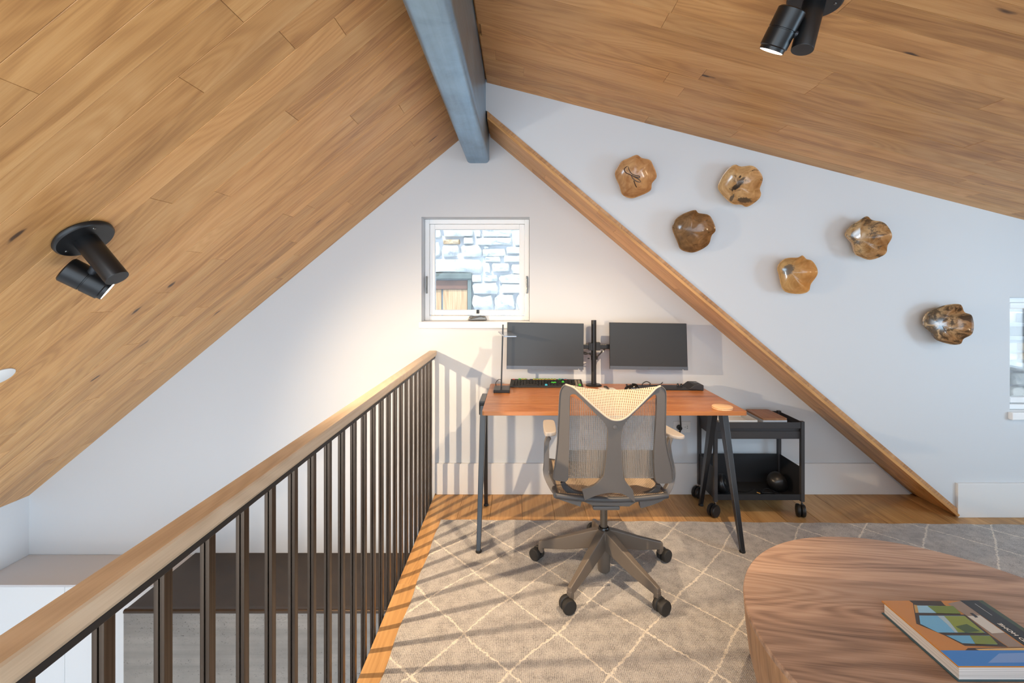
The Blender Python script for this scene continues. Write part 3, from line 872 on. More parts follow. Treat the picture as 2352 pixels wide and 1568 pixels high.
ar = thing('pole_mount', 'black pole mount with two short arms holding the monitors', 'mount', (0.49, 2.998, DZ))
MB().lathe([(0, 0), (0.052, 0), (0.053, 0.004), (0.046, 0.009), (0.02, 0.011), (0, 0.011)], (0.49, 2.998, DZ), n=36).build('base', M['black_metal'], ar, smooth=40)
MB().cyl((0.49, 2.998, DZ + 0.01), (0.49, 2.998, 1.180), 0.0165, n=28).build('pole', M['black_metal'], ar, smooth=40)
MB().cyl((0.49, 2.998, 0.918), (0.49, 2.998, 0.947), 0.0185, n=28).box(0.503, 0.515, 2.985, 3.0, 0.92, 0.945).build('collar', M['black_metal'], ar, smooth=40)
MB().box(0.455, 0.478, 2.975, 3.015, 0.983, 1.030).box(0.502, 0.530, 2.975, 3.015, 0.983, 1.034).cyl((0.49, 2.998, 0.982), (0.49, 2.998, 1.031), 0.0195, n=24).build('clamp', M['black_metal'], ar, smooth=40)
B(0.30, 0.46, 2.985, 3.003, 0.991, 1.021).build('arm', M['black_metal'], ar, bevel=0.003)
B(0.525, 0.70, 2.985, 3.003, 0.991, 1.021).build('arm', M['black_metal'], ar, bevel=0.003)
MB().tube(smooth_pts([(0.565, 2.99, 0.995), (0.54, 2.975, 0.975), (0.515, 2.972, 0.95), (0.505, 2.978, 0.935)], 6), 0.0045, 8).build('cable', M['black_plastic'], ar, smooth=60)
MB().tube(smooth_pts([(0.41, 2.985, 0.972), (0.44, 2.972, 0.968), (0.47, 2.975, 0.955), (0.478, 2.982, 0.95)], 6), 0.004, 8).tube(smooth_pts([(0.41, 2.985, 0.964), (0.435, 2.97, 0.96), (0.46, 2.975, 0.966), (0.476, 2.984, 0.962)], 6), 0.0035, 8).build('cable', M['black_plastic'], ar, smooth=60)
B(0.445, 0.458, 2.968, 2.971, 0.928, 0.936).build('cable_tag', M['black_plastic'], ar)
B(0.5445, 0.5485, 2.966, 2.984, 0.972, 0.984).build('cable_tie', M['paper'], ar)['label'] = 'white cable tie'

def monitor(label, tl, tr, bl_, br, y):
    c = [P(*q, y) for q in (tl, tr, br, bl_)]
    cen = sum(c, Vector()) / 4
    t = thing('monitor', label, 'monitor', (cen.x, y, c[3].z), 'black monitors on the pole mount')
    chin = 0.072
    L, Rr = c[0].lerp(c[3], 1 - chin), c[1].lerp(c[2], 1 - chin)
    MB().prism([c[0], c[1], c[2], c[3]], (0, 0.018, 0)).build('case', M['black_plastic'], t, bevel=0.001)
    e = 0.0012
    MB().prism([c[0] + Vector((e, -.0012, -e)), c[1] + Vector((-e, -.0012, -e)), Rr + Vector((-e, -.0012, 0)), L + Vector((e, -.0012, 0))], (0, 0.001, 0)).build('screen', M['screen'], t)
    ch = MB().prism([L + Vector((0, -.003, 0)), Rr + Vector((0, -.003, 0)), c[2] + Vector((0, -.003, 0)), c[3] + Vector((0, -.003, 0))], (0, 0.003, 0)).build('chin_bar', M['chin'], t)
    mid = (L + Rr + c[2] + c[3]) / 4
    MB().cyl(mid + Vector((0, -.0042, 0)), mid + Vector((0, -.003, 0)), 0.0035, n=14).build('badge', M['steel'], ch)
    pl = c[2].lerp(c[3], 0.065) + Vector((0, -.004, 0.003))
    MB().cyl(pl, pl + Vector((0, .002, 0)), 0.0022, n=10).build('power_light', M['paper'], ch)
    bx = MB().box(cen.x - 0.10, cen.x + 0.10, y + 0.018, y + 0.034, cen.z - 0.08, cen.z + 0.08)
    bx.box(cen.x - 0.05, cen.x + 0.05, y + 0.034, y + 0.05, cen.z - 0.05, cen.z + 0.05)
    bx.build('rear_housing', M['black_plastic'], t, bevel=0.004)
monitor('left black monitor, in front of the window sill, on the pole mount', (1165, 740), (1340.8, 743), (1163.3, 847.2), (1340.2, 848.7), 2.925)
monitor('right black monitor, nearer the sloping trim, on the pole mount', (1400.3, 740.4), (1577, 743), (1401.2, 847.6), (1580, 850), 2.925)

# keyboard: tilted deck, keys
kb = thing('keyboard', 'black keyboard with a row of yellow and green keycaps under the left monitor', 'keyboard', (0.17, 2.96, DZ))
K0, K1 = Vector((-0.063, 2.930, DZ + 0.012)), Vector((0.411, 2.926, DZ + 0.011))      # front edge
Kb0, Kb1 = Vector((-0.056, 3.032, DZ + 0.038)), Vector((0.412, 3.028, DZ + 0.036))
dn = Vector((0, 0, -0.010))
MB().add([K0, K1, Kb1, Kb0, K0 + dn, K1 + dn, Kb1 + dn * 1.5, Kb0 + dn * 1.5], [(0, 1, 2, 3), (7, 6, 5, 4), (0, 4, 5, 1), (1, 5, 6, 2), (2, 6, 7, 3), (3, 7, 4, 0)]).build('deck', M['key_black'], kb, bevel=0.002)
B(-0.05, -0.03, 3.015, 3.028, DZ, DZ + 0.024).build('foot', M['black_plastic'], kb)
B(0.38, 0.40, 3.012, 3.025, DZ, DZ + 0.022).build('foot', M['black_plastic'], kb)
km = MB()
kmats = [M['key_black'], M['key_yellow'], M['key_green'], M['key_red'], M['key_blue'], M['key_white'], M['key_grey']]
def kp(u, v):
    a, b = K0.lerp(K1, u), Kb0.lerp(Kb1, u)
    return a.lerp(b, v)
knrm = (K1 - K0).cross(Kb0 - K0).normalized()
def key(u, v, w, h, mi):
    km.mi = mi
    q = [kp(u, v), kp(u + w, v), kp(u + w, v + h), kp(u, v + h)]
    c = sum(q, Vector()) / 4
    up = knrm * 0.006
    km.add(q + [c + (p - c) * 0.8 + up for p in q], [(4, 5, 6, 7), (0, 1, 5, 4), (1, 2, 6, 5), (2, 3, 7, 6), (3, 0, 4, 7)])
rk = random.Random(5)
for r in range(5):
    for c in range(15):
        if r == 0 and 3 < c < 9: continue
        mi = 0
        u, w = 0.022 + c * 0.0415, 0.037
        if r == 0 and c == 11: mi = 4
        if r == 2 and c == 13: mi, w = 2, 0.078
        if r == 2 and c == 14: continue
        key(u, 0.07 + r * 0.15, w, 0.125, mi)
    for c in range(3):
        if r == 1 and c != 1 or r == 2: continue
        key(0.672 + c * 0.0415, 0.07 + r * 0.15, 0.037, 0.125, 2 if (r == 3 and c == 1) else 0)
    for c in range(4):
        key(0.812 + c * 0.0415, 0.07 + r * 0.15, 0.037, 0.125, 2 if (c == 3 and r < 1) else 6 if c > 1 else 0)
key(0.022 + 4 * 0.0415, 0.07, 0.2, 0.125, 0)
top = {0: 3, 2: 2, 3: 1, 4: 1, 5: 5, 7: 1, 8: 1, 9: 1, 10: 1, 11: 1, 12: 1, 13: 1, 14: 1}
for c, mi in top.items():
    key(0.022 + c * 0.0415, 0.835, 0.038, 0.06, mi)
    if mi in (1, 2): key(0.022 + c * 0.0415, 0.90, 0.038, 0.055, 2)
for c, mi in ((0, 4), (1, 4), (2, 4)):
    key(0.672 + c * 0.0415, 0.90, 0.037, 0.06, mi)
    key(0.672 + c * 0.0415, 0.835, 0.037, 0.06, (2, 0, 3)[c])
tag(km.build('keys', kmats, kb), kind='stuff')

# mouse
ms = thing('mouse', 'black computer mouse on the desk behind the chair back', 'mouse', (0.705, 2.85, DZ))
def shell(c, a, b, h, rot, flat=0.0):
    m = MB()
    def fn(s, t):
        th, ph = 2 * math.pi * s, math.pi / 2 * t
        r = math.cos(ph) ** 0.55
        x, y = a * r * math.cos(th), b * r * math.sin(th) * (1 - 0.12 * math.cos(th))
        z = h * math.sin(ph) ** 0.9 * (1 - 0.18 * math.cos(th))
        return Vector(c) + Vector((x * math.cos(rot) - y * math.sin(rot), x * math.sin(rot) + y * math.cos(rot), z))
    return m.grid(fn, 28, 10)
shell((0.705, 2.85, DZ), 0.047, 0.031, 0.038, R(170)).build('shell', M['gloss_black'], ms, smooth=60)
MB().cyl((0.672, 2.842, DZ + 0.034), (0.672, 2.852, DZ + 0.034), 0.006, n=14).build('scroll_wheel', M['black_plastic'], ms, smooth=40)

# long tray with a raised block
ty = thing('desk_tray', 'long flat black desk tray with a raised block at its right end', 'tray', (0.95, 2.9, DZ))
MB().prism([(0.757, 2.855, DZ + 0.0005), (1.13, 2.845, DZ + 0.0005), (1.13, 2.965, DZ + 0.0005), (0.757, 2.975, DZ + 0.0005)], (0, 0, 0.010)).build('tray_plate', M['black_plastic'], ty, bevel=0.002)
MB().prism([(1.055, 2.836, DZ + 0.0105), (1.150, 2.836, DZ), (1.150, 2.836, DZ + 0.036), (1.092, 2.836, DZ + 0.038), (1.068, 2.836, DZ + 0.020)], (0, 0.125, 0)).build('end_block', plain('block_black', (40, 41, 44), 0.5), ty, bevel=0.005, seg=3)
B(1.11, 1.135, 2.89, 2.915, DZ + 0.0365, DZ + 0.0385).build('slot', M['gloss_black'], ty)
for px_, py_ in ((1.02, 2.93), (1.038, 2.92)):
    MB().lathe([(0, 0), (0.007, 0), (0.006, 0.012), (0.003, 0.018), (0, 0.018)], (px_, py_, DZ + 0.0105), n=14).build('knob', M['gloss_black'], ty, smooth=50)
cl = MB().tube(smooth_pts([(0.79, 2.93, DZ + 0.016), (0.80, 2.945, DZ + 0.026), (0.825, 2.95, DZ + 0.036), (0.845, 2.94, DZ + 0.026), (0.84, 2.93, DZ + 0.017), (0.87, 2.925, DZ + 0.0165), (0.90, 2.94, DZ + 0.0165), (0.92, 2.945, DZ + 0.024), (0.927, 2.945, DZ + 0.034)], 8), 0.0030, 8)
tag(cl.build('cable', M['black_plastic'], smooth=60, origin=(0.86, 2.94, DZ)), 'short looped black cable lying on the desk tray', 'cable')

# card with a clip
cd = thing('notecard', 'white card with a dark clip lying behind the chair back', 'card', (0.57, 2.88, DZ))
MB().prism([(0.505, 2.93, DZ + 0.0004), (0.60, 2.93, DZ + 0.0004), (0.62, 2.84, DZ + 0.0004), (0.52, 2.84, DZ + 0.0004)], (0, 0, 0.0012)).build('card', M['paper'], cd)
MB().tube([(0.548, 2.935, DZ + 0.006), (0.556, 2.90, DZ + 0.012), (0.562, 2.87, DZ + 0.006)], 0.006, 8).build('clip', M['steel'], cd, smooth=50)

# coasters
for k in range(2):
    cz = DZ + 0.0075 * k
    tag(MB().lathe([(0, 0), (0.050, 0), (0.052, 0.0015), (0.052, 0.0058), (0.0505, 0.007), (0, 0.007)], (1.073 + 0.001 * k, 2.408, cz), n=44).build('coaster', M['coaster'], smooth=40, origin=(1.073, 2.408, cz)),
        ('round pale wood coaster, lower of the two stacked on the desk corner', 'round pale wood coaster, upper of the two stacked on the desk corner')[k], 'coaster', 'coasters on the desk')

# wall outlet with plug and cord
ol = thing('wall_outlet', 'white double wall outlet under the desk edge', 'outlet', (1.10, YG, 0.452))
B(1.042, 1.159, YG - 0.006, YG, 0.414, 0.489).build('face_plate', M['white_plastic'], ol, bevel=0.002)
for cx in (1.074, 1.128):
    f_ = B(cx - 0.018, cx + 0.018, YG - 0.009, YG - 0.006, 0.434, 0.469).build('socket', M['white_plastic'], ol, bevel=0.001)
    MB().box(cx + 0.004, cx + 0.010, YG - 0.0098, YG - 0.009, 0.457, 0.460).box(cx + 0.004, cx + 0.010, YG - 0.0098, YG - 0.009, 0.444, 0.447).box(cx - 0.009, cx - 0.006, YG - 0.0098, YG - 0.009, 0.450, 0.454).build('slots', M['gloss_black'], f_)
pg = thing('power_cord', 'black power cord with a round plug hanging into the wall outlet', 'cord', (1.076, YG - 0.03, 0.452))
MB().cyl((1.078, YG - 0.010, 0.452), (1.078, YG - 0.036, 0.450), 0.017, 0.014, n=22).build('plug', M['black_plastic'], pg, smooth=40)
MB().tube(smooth_pts([(1.07, 3.03, 0.724), (1.068, 3.035, 0.64), (1.072, 3.03, 0.52), (1.076, 3.035, 0.46), (1.066, 3.035, 0.41), (1.064, 3.04, 0.385), (1.07, 3.045, 0.40), (1.078, 3.05, 0.44)], 6), 0.005, 8).build('cord', M['black_plastic'], pg, smooth=60)

# ================================================================= TROLLEY
cx0, cx1, cy0, cy1 = 1.198, 1.728, 2.782, 3.03
cr = thing('trolley', 'charcoal metal trolley on casters beside the desk', 'trolley', (1.46, 2.9, 0))
ps = 0.011
for x_, y_ in ((cx0, cy0), (cx1, cy0), (cx0, cy1), (cx1, cy1)):
    q = B(x_ - ps, x_ + ps, y_ - ps, y_ + ps, 0.086, 0.576).build('post', M['cart'], cr, bevel=0.002)
    MB().cyl((x_, y_, 0.060), (x_, y_, 0.088), 0.006, n=12).build('caster_stem', M['chrome'], q, smooth=40)
    w_ = MB()
    a_ = R(-58 if x_ < 1.4 else -20)
    for s_ in (-1, 1):
        d_ = Vector((math.cos(a_), math.sin(a_), 0)) if x_ < 1.4 else Vector((math.cos(a_), math.sin(a_), 0))
        c_ = Vector((x_, y_, 0.0375)) + Vector((-0.016, -0.012, 0))
        w_.lathe([(0, 0.002), (0.020, 0.002), (0.036, 0.004), (0.0375, 0.009), (0.0375, 0.018), (0.033, 0.024), (0, 0.025)], c_, d_ * s_, n=28)
    w_.build('caster', M['black_plastic'], q, smooth=40)
tt = MB()
tt.box(cx0, cx1, cy0, cy1, 0.533, 0.536)
tt.box(cx0 + ps, cx1 - ps, cy0 - 0.006, cy0 - 0.003, 0.533, 0.571).box(cx0 + ps, cx1 - ps, cy1 + 0.003, cy1 + 0.006, 0.533, 0.572)
tt.box(cx0 - 0.004, cx0 - 0.001, cy0 + ps, cy1 - ps, 0.533, 0.571).box(cx1 + 0.001, cx1 + 0.004, cy0 + ps, cy1 - ps, 0.533, 0.571)
tt.build('top_tray', M['cart'], cr, bevel=0.0008)
dr = MB()
dr.box(cx0 + 0.012, cx1 - 0.012, cy0 + 0.002, cy0 + 0.005, 0.468, 0.513).box(cx0 + 0.012, cx1 - 0.012, cy0 + 0.010, cy0 + 0.013, 0.511, 0.531).box(cx0 + 0.012, cx1 - 0.012, cy0, cy1, 0.468, 0.471)
dr.box(cx0 + 0.004, cx0 + 0.007, cy0 + 0.012, cy1, 0.468, 0.531).box(cx1 - 0.007, cx1 - 0.004, cy0 + 0.012, cy1, 0.468, 0.531).box(cx0 + 0.012, cx1 - 0.012, cy1 - 0.003, cy1, 0.468, 0.531)
dr.build('drawer', M['cart'], cr)
bn = MB()
bn.box(cx0, cx1, cy0, cy1, 0.098, 0.102)
bn.box(cx0 + ps, cx1 - ps, cy0 - 0.006, cy0 - 0.003, 0.096, 0.131).box(cx0 + ps, cx1 - ps, cy1 + 0.003, cy1 + 0.006, 0.096, 0.288)
bn.box(cx0 - 0.004, cx0 - 0.001, cy0 + ps, cy1 - ps, 0.096, 0.290).box(cx1 + 0.001, cx1 + 0.004, cy0 + ps, cy1 - ps, 0.096, 0.290)
bn.build('lower_bin', plain('cart_bin_dark', (34, 35, 38), 0.5), cr, bevel=0.0008)
# on the top tray
tr_ = thing('white_tray', 'shallow white tray on the trolley top', 'tray', (1.40, 2.9, 0.536))
x0, x1, y0, y1 = 1.225, 1.468, 2.80, 3.01
MB().box(x0, x1, y0, y1, 0.5365, 0.541).build('tray_floor', M['white_plastic'], tr_)
MB().box(x0, x0 + 0.004, y0, y1, 0.541, 0.576).box(x1 - 0.004, x1, y0, y1, 0.541, 0.576).box(x0, x1, y0, y0 + 0.004, 0.541, 0.576).box(x0, x1, y1 - 0.004, y1, 0.541, 0.576).build('tray_rim', M['white_plastic'], tr_, bevel=0.001)
bx_ = thing('lidded_box', 'grey box with a wooden lid on the trolley top', 'box', (1.57, 2.9, 0.536))
rounded_slab(1.500, 1.650, 2.800, 3.018, 0.5365, 0.576, 0.006).build('body', M['grey_plastic'], bx_, bevel=0.001)
rounded_slab(1.499, 1.651, 2.798, 3.020, 0.5765, 0.588, 0.014).build('lid', M['lid'], bx_, bevel=0.002)['label'] = 'brown wooden lid'
# in the lower bin: two black rounded headphone cups with a thin cable
def pod(label, c, r, ln, ax, driver):
    t = thing('earcup', label, 'earcup', (c[0], c[1], 0.102))
    d = Vector(ax).normalized()
    if driver:
        prof = [(0, -ln), (r * 0.55, -ln * 0.97), (r * 0.85, -ln * 0.75), (r, -ln * 0.2), (r, ln * 0.35), (r * 0.96, ln * 0.7), (r * 0.86, ln * 0.9), (r * 0.80, ln * 0.93), (0, ln * 0.90)]
    else:
        prof = [(0, -ln), (r * 0.8, -ln), (r * 0.96, -ln * 0.8), (r, -ln * 0.3), (r * 0.97, ln * 0.1), (r * 0.88, ln * 0.5), (r * 0.70, ln * 0.82), (r * 0.4, ln * 0.97), (0, ln)]
    MB().lathe(prof, c, d, n=40).build('shell', plain('earcup_shell', (32, 32, 33), 0.33), t, smooth=60)
    if driver:
        MB().lathe([(0, ln * 0.905), (r * 0.34, ln * 0.915), (r * 0.34, ln * 0.99), (r * 0.28, ln * 1.03), (0, ln * 1.04)], c, d, n=24).build('driver', M['steel'], t, smooth=50)
    return t
pod('smooth black domed speaker in the trolley bin behind the coiled cable', (1.640, 2.90, 0.1608), 0.058, 0.058, (-0.42, -0.50, 0.62), False)
pod('black round speaker with a metal centre beside the left front post of the trolley', (1.272, 2.87, 0.1608), 0.058, 0.032, (0.75, -0.55, 0.35), True)
cbl = thing('audio_cable', 'thin black cable with a gold plug coiled in the trolley bin', 'cable', (1.52, 2.83, 0.102))
MB().tube(smooth_pts([(1.34, 2.90, 0.105), (1.42, 2.86, 0.108), (1.46, 2.85, 0.128), (1.50, 2.845, 0.126), (1.515, 2.83, 0.112), (1.52, 2.835, 0.135), (1.55, 2.835, 0.142), (1.59, 2.83, 0.125), (1.62, 2.825, 0.115), (1.65, 2.82, 0.112), (1.69, 2.82, 0.106), (1.68, 2.80, 0.105), (1.62, 2.80, 0.105), (1.55, 2.80, 0.105), (1.50, 2.82, 0.106), (1.53, 2.86, 0.106), (1.60, 2.84, 0.108), (1.64, 2.81, 0.107), (1.58, 2.80, 0.109), (1.52, 2.815, 0.112), (1.495, 2.825, 0.115)], 6), 0.0018, 6).build('wire', M['gloss_black'], cbl, smooth=60)
MB().cyl((1.495, 2.825, 0.115), (1.478, 2.832, 0.119), 0.0035, n=10).build('plug', M['gold'], cbl, smooth=40)['label'] = 'gold plug'

# ================================================================= OFFICE CHAIR
CX, CY = 0.408, 2.20
ch = thing('office_chair', 'grey mesh office chair with its back to the viewer at the desk', 'chair', (CX, CY, 0.0115))
ZR = 0.0115
# five legs with casters
wheel_axes = {0: (0.35, -0.94), 1: (0.50, -0.87), 2: (0.55, -0.83), 3: (-0.5, 0.87), 4: (-0.62, -0.78)}
for k, ang in enumerate((-127, -55, 17, 89, 161)):
    d = Vector((math.cos(R(ang)), math.sin(R(ang)), 0))
    nrm = Vector((-d.y, d.x, 0))
    c = Vector((CX, CY, 0))
    secs = []
    for r_, z0, z1, w_ in ((0.018, 0.140, 0.226, 0.024), (0.06, 0.130, 0.212, 0.024), (0.19, 0.096, 0.158, 0.0185), (0.30, 0.078, 0.118, 0.014), (0.326, 0.075, 0.108, 0.0125)):
        b = c + d * r_
        secs.append([b - nrm * w_ + Vector((0, 0, z0)), b + nrm * w_ + Vector((0, 0, z0)), b + nrm * w_ * 0.78 + Vector((0, 0, z1)), b - nrm * w_ * 0.78 + Vector((0, 0, z1))])
    m = MB().loft(secs)
    lg = m.build('base_leg', M['chair_base'], ch, bevel=0.004, seg=2)
    b = c + d * 0.315
    MB().obox(b + Vector((0, 0, 0.072)), d * 0.0125, nrm * 0.0125, Vector((0, 0, 0.020))).build('leg_end', M['chair_base'], lg, bevel=0.004)
    ax = Vector(wheel_axes[k] + (0,)).normalized()
    per = Vector((-ax.y, ax.x, 0))
    wc = c + d * 0.338 + Vector((0, 0, ZR + 0.031))
    cs = MB()
    cs.cyl(b + Vector((0, 0, 0.045)), b + Vector((0, 0, 0.058)), 0.007, n=12)
    cs.lathe([(0, -0.006), (0.026, -0.006), (0.026, 0.006), (0, 0.006)], wc, ax, n=20)
    q = cs.build('caster', M['black_plastic'], lg, smooth=40)
    wm = MB()
    for s_ in (-1, 1):
        wm.lathe([(0, 0.0055), (0.027, 0.0055), (0.0305, 0.008), (0.031, 0.012), (0.031, 0.022), (0.029, 0.026), (0.0265, 0.027), (0.026, 0.0262), (0, 0.0262)], wc, ax * s_, n=32)
    wm.build('caster_wheels', M['rubber'], lg, smooth=35)
MB().lathe([(0, 0.022), (0.026, 0.022), (0.029, 0.028), (0.033, 0.12), (0.038, 0.19), (0.036, 0.216), (0.03, 0.222), (0, 0.222)], (CX, CY, 0), n=32).build('hub', M['chair_base'], ch, smooth=40)
MB().lathe([(0, 0.218), (0.027, 0.218), (0.028, 0.226), (0.024, 0.234), (0.018, 0.236), (0, 0.236)], (CX, CY, 0), n=28).build('collar', M['gloss_black'], ch, smooth=40)
MB().cyl((CX, CY, 0.22), (CX, CY, 0.35), 0.0175, n=24).build('gas_column', M['steel'], ch, smooth=40)
def pbox(u0, u1, v0, v1, y0, y1):
    a, b = P(u0, v0, y0), P(u1, v1, y0)
    return a.x, b.x, y0, y1, b.z, a.z
MB().box(CX - 0.064, CX + 0.064, 2.13, 2.30, 0.343, 0.364).build('tilt_housing', M['chair'], ch, bevel=0.008)
hs = MB().loft([[P(u, v, y) for u, v in q] for q, y in ((((1341, 1152), (1461, 1153), (1445, 1163), (1362, 1161)), 2.06), (((1347, 1148), (1452, 1148), (1440, 1158), (1360, 1158)), 2.22))])
hs.build('mechanism', M['chair'], ch, bevel=0.004)

# back frame: one plate with two openings
def yb(u, v):
    c = (u - 1408) / 130.0
    return 1.925 + 0.085 * c * c + (v - 1000) / 100.0 * 0.030
OUT = [(1290, 893), (1286.5, 905), (1284, 940), (1281, 1000), (1277.5, 1045), (1270.5, 1092), (1271, 1100), (1280, 1104), (1299, 1106.5), (1304, 1100), (1306.5, 1092)]
def sm2(pts, n=4, closed=False):
    return [(p.x, p.y) for p in smooth_pts([Vector((a, b, 0)) for a, b in pts], n, closed)]
left_out = sm2([(1302, 883), (1294, 886), (1288, 896), (1285.5, 912), (1283.5, 950), (1281, 1005), (1277, 1050), (1270.5, 1090)]) + [(1270.5, 1099), (1274, 1103), (1299, 1107), (1305, 1101), (1306, 1092)]
hole_l_right_low = sm2([(1387, 1092), (1390, 1072), (1394.5, 1030), (1396.5, 992)])
# the outline runs anticlockwise: left rail down, bottom of left rail, (open below the mesh) spine left side down ...
spine_l = sm2([(1387, 1092), (1381.7, 1099), (1365, 1114.6), (1337, 1124)])
spine_bot = [(1343, 1149)] + sm2([(1343, 1149), (1372.5, 1137), (1402, 1132), (1431.7, 1135), (1459.4, 1154)])[1:]
spine_r = sm2([(1454, 1125.7), (1439, 1109), (1433, 1097), (1431, 1092)])
right_out = [(1504, 1092), (1506, 1104), (1512, 1110.5), (1539, 1110), (1545, 1104)] + sm2([(1545, 1092), (1543.5, 1075), (1534, 1036), (1528.5, 1000), (1529, 950), (1529.5, 908), (1527, 894), (1519, 886.5), (1513, 886)])
v_edge = sm2([(1513, 887.5), (1494.6, 905.5), (1461, 939.5), (1436, 961), (1417, 967), (1398, 962), (1372.5, 941), (1339, 911), (1318, 892), (1302, 883)], 5)[1:-1]
# split in two closed loops: the frame is filled as strips between the outline and the openings
hole_l = [(1306, 1092)] + sm2([(1307.7, 1027), (1308.5, 960), (1309, 915), (1311.5, 907), (1318, 905), (1328, 911), (1365, 947), (1389, 972), (1395.5, 987), (1396.5, 1000), (1394.7, 1030), (1390, 1072)]) + [(1387, 1092)]
hole_r = [(1431, 1092)] + sm2([(1428.5, 1060), (1427, 1020), (1428.5, 992), (1432, 979), (1440, 966), (1461, 944), (1494, 913.5), (1503, 906.5), (1507.5, 908), (1508.8, 920), (1507.5, 960), (1504, 1010), (1502, 1046), (1503, 1075)]) + [(1504, 1092)]
loop = left_out + hole_l[1:-1] + spine_l + spine_bot + spine_r[:-1] + [(1431, 1092)] + hole_r[1:-1] + right_out + v_edge
def dedupe(pts):
    out = []
    for p in pts:
        if not out or math.hypot(p[0] - out[-1][0], p[1] - out[-1][1]) > 0.35:
            out.append(p)
    if math.hypot(out[0][0] - out[-1][0], out[0][1] - out[-1][1]) < 0.35: out.pop()
    return out
loop = dedupe(loop)
def plate(loop, yfun, th, name, mat, parent, bevel=None):
    bm = bmesh.new()
    vs_ = [bm.verts.new((u / 100.0, -v / 100.0, 0)) for u, v in loop]
    es = [bm.edges.new((vs_[i], vs_[(i + 1) % len(vs_)])) for i in range(len(vs_))]
    bmesh.ops.triangle_fill(bm, use_beauty=True, edges=es)
    bm.verts.index_update()
    tris = [[v.index for v in f.verts] for f in bm.faces]
    uv = [(v.co.x * 100, -v.co.y * 100) for v in bm.verts]
    bm.free()
    n = len(uv)
    front = [P(u, v, yfun(u, v)) for u, v in uv]
    m = MB()
    back = [p + Vector((0, th, 0)) for p in front]
    fs = [tuple(t) for t in tris] + [tuple(n + i for i in t[::-1]) for t in tris]
    L = len(loop)
    fs += [(i, (i + 1) % L, n + (i + 1) % L, n + i) for i in range(L)]
    m.add(front + back, fs)
    return m.build(name, mat, parent, smooth=40, bevel=bevel)
fr_ = plate(loop, yb, 0.016, 'back_frame', M['chair'], ch, bevel=0.003)
bt = P(1413, 981, yb(1413, 981) - 0.001)
MB().lathe([(0, 0), (0.0095, 0), (0.010, 0.001), (0.0085, 0.0022), (0, 0.0022)], bt, (0, -1, 0), n=24).build('button', M['chair'], fr_, smooth=40)
# mesh stretched across the frame
def back_fn(s, t):
    v = 899 + (1098 - 899) * t
    ul = 1296 - (1296 - 1284) * max(0, (t - 0.3)) / 0.7
    ur = 1518 + (1524 - 1518) * t
    u = ul + (ur - ul) * s
    lo = 883 + 0
    return P(u, v, yb(u, v) + 0.022 + 0.020 * math.sin(math.pi * s) * math.sin(math.pi * t))
# trimmed under the top V: upper edge follows the leaf
def back_fn2(s, t):
    u = 1298 + (1520 - 1298) * s
    vt = 905 + (968 - 905) * (1 - abs(u - 1413) / 112.0) * 0.80
    v = vt + (1098 - vt) * t
    return P(u, v, yb(u, v) + 0.020 + 0.018 * math.sin(math.pi * s))
MB().grid(back_fn2, 30, 24).build('back_mesh', M['mesh_back'], ch, smooth=60)
def lum_fn(s, t):
    u = 1296 + (1516 - 1296) * s
    v = 1033 + (1098 - 1033) * t
    return P(u, v, yb(u, v) + 0.036 + 0.02 * math.sin(math.pi * s))
MB().grid(lum_fn, 20, 6).build('lumbar_mesh', mat_mesh('lumbar_mesh', (176, 162, 146), (120, 110, 102), 0.62), ch, smooth=60)
# tan mesh rolled over the top
vcurve = sm2([(1299, 883.5), (1318, 891), (1339, 910), (1372.5, 940.5), (1398, 961), (1417, 966), (1436, 960.5), (1461, 939), (1494.6, 905), (1506, 893), (1517, 887)], 6)
def vat(u):
    for (a, b), (c, d) in zip(vcurve, vcurve[1:]):
        if a <= u <= c: return b + (d - b) * (u - a) / max(c - a, 1e-6)
    return vcurve[-1][1]
tcurve = sm2([(1299, 883), (1312, 884), (1343, 890), (1378, 893.5), (1417, 894.6), (1461, 892.6), (1490, 889), (1517, 886)], 6)
def tat(u):
    for (a, b), (c, d) in zip(tcurve, tcurve[1:]):
        if a <= u <= c: return b + (d - b) * (u - a) / max(c - a, 1e-6)
    return tcurve[-1][1]
def leaf(s, t):
    u = 1299.5 + (1516.5 - 1299.5) * s
    v0, v1 = vat(u), min(tat(u), vat(u))
    v = v0 + (v1 - v0) * t
    k = (v0 - v1) / 72.0
    return P(u, v, yb(u, v0) - 0.004 + k * (0.075 * t * t + 0.006 * math.sin(math.pi * t)))
MB().grid(leaf, 40, 14).build('top_mesh', M['mesh_top'], ch, smooth=60)['label'] = 'tan mesh rolled over the top of the chair back'
MB().tube([P(u, v - 1.0, yb(u, v) - 0.005) for u, v in vcurve], 0.0042, 8).build('piping', M['piping'], ch, smooth=60)
rl2 = MB().tube([P(u, v, yb(u, v) - 0.001) for u, v in sm2([(1302, 883.5), (1294, 886.5), (1288, 896), (1285.5, 912), (1283.5, 950), (1281, 1005), (1277, 1050), (1270.5, 1096)])], 0.0028, 6)
rl2.build('frame_edge', M['chair'], fr_, smooth=60)
rl2 = MB().tube([P(u, v, yb(u, v) - 0.001) for u, v in sm2([(1545, 1100), (1543.5, 1075), (1534, 1036), (1528.5, 1000), (1529, 950), (1529.5, 908), (1527, 894), (1519, 887)])], 0.0028, 6)
rl2.build('frame_edge', M['chair'], fr_, smooth=60)
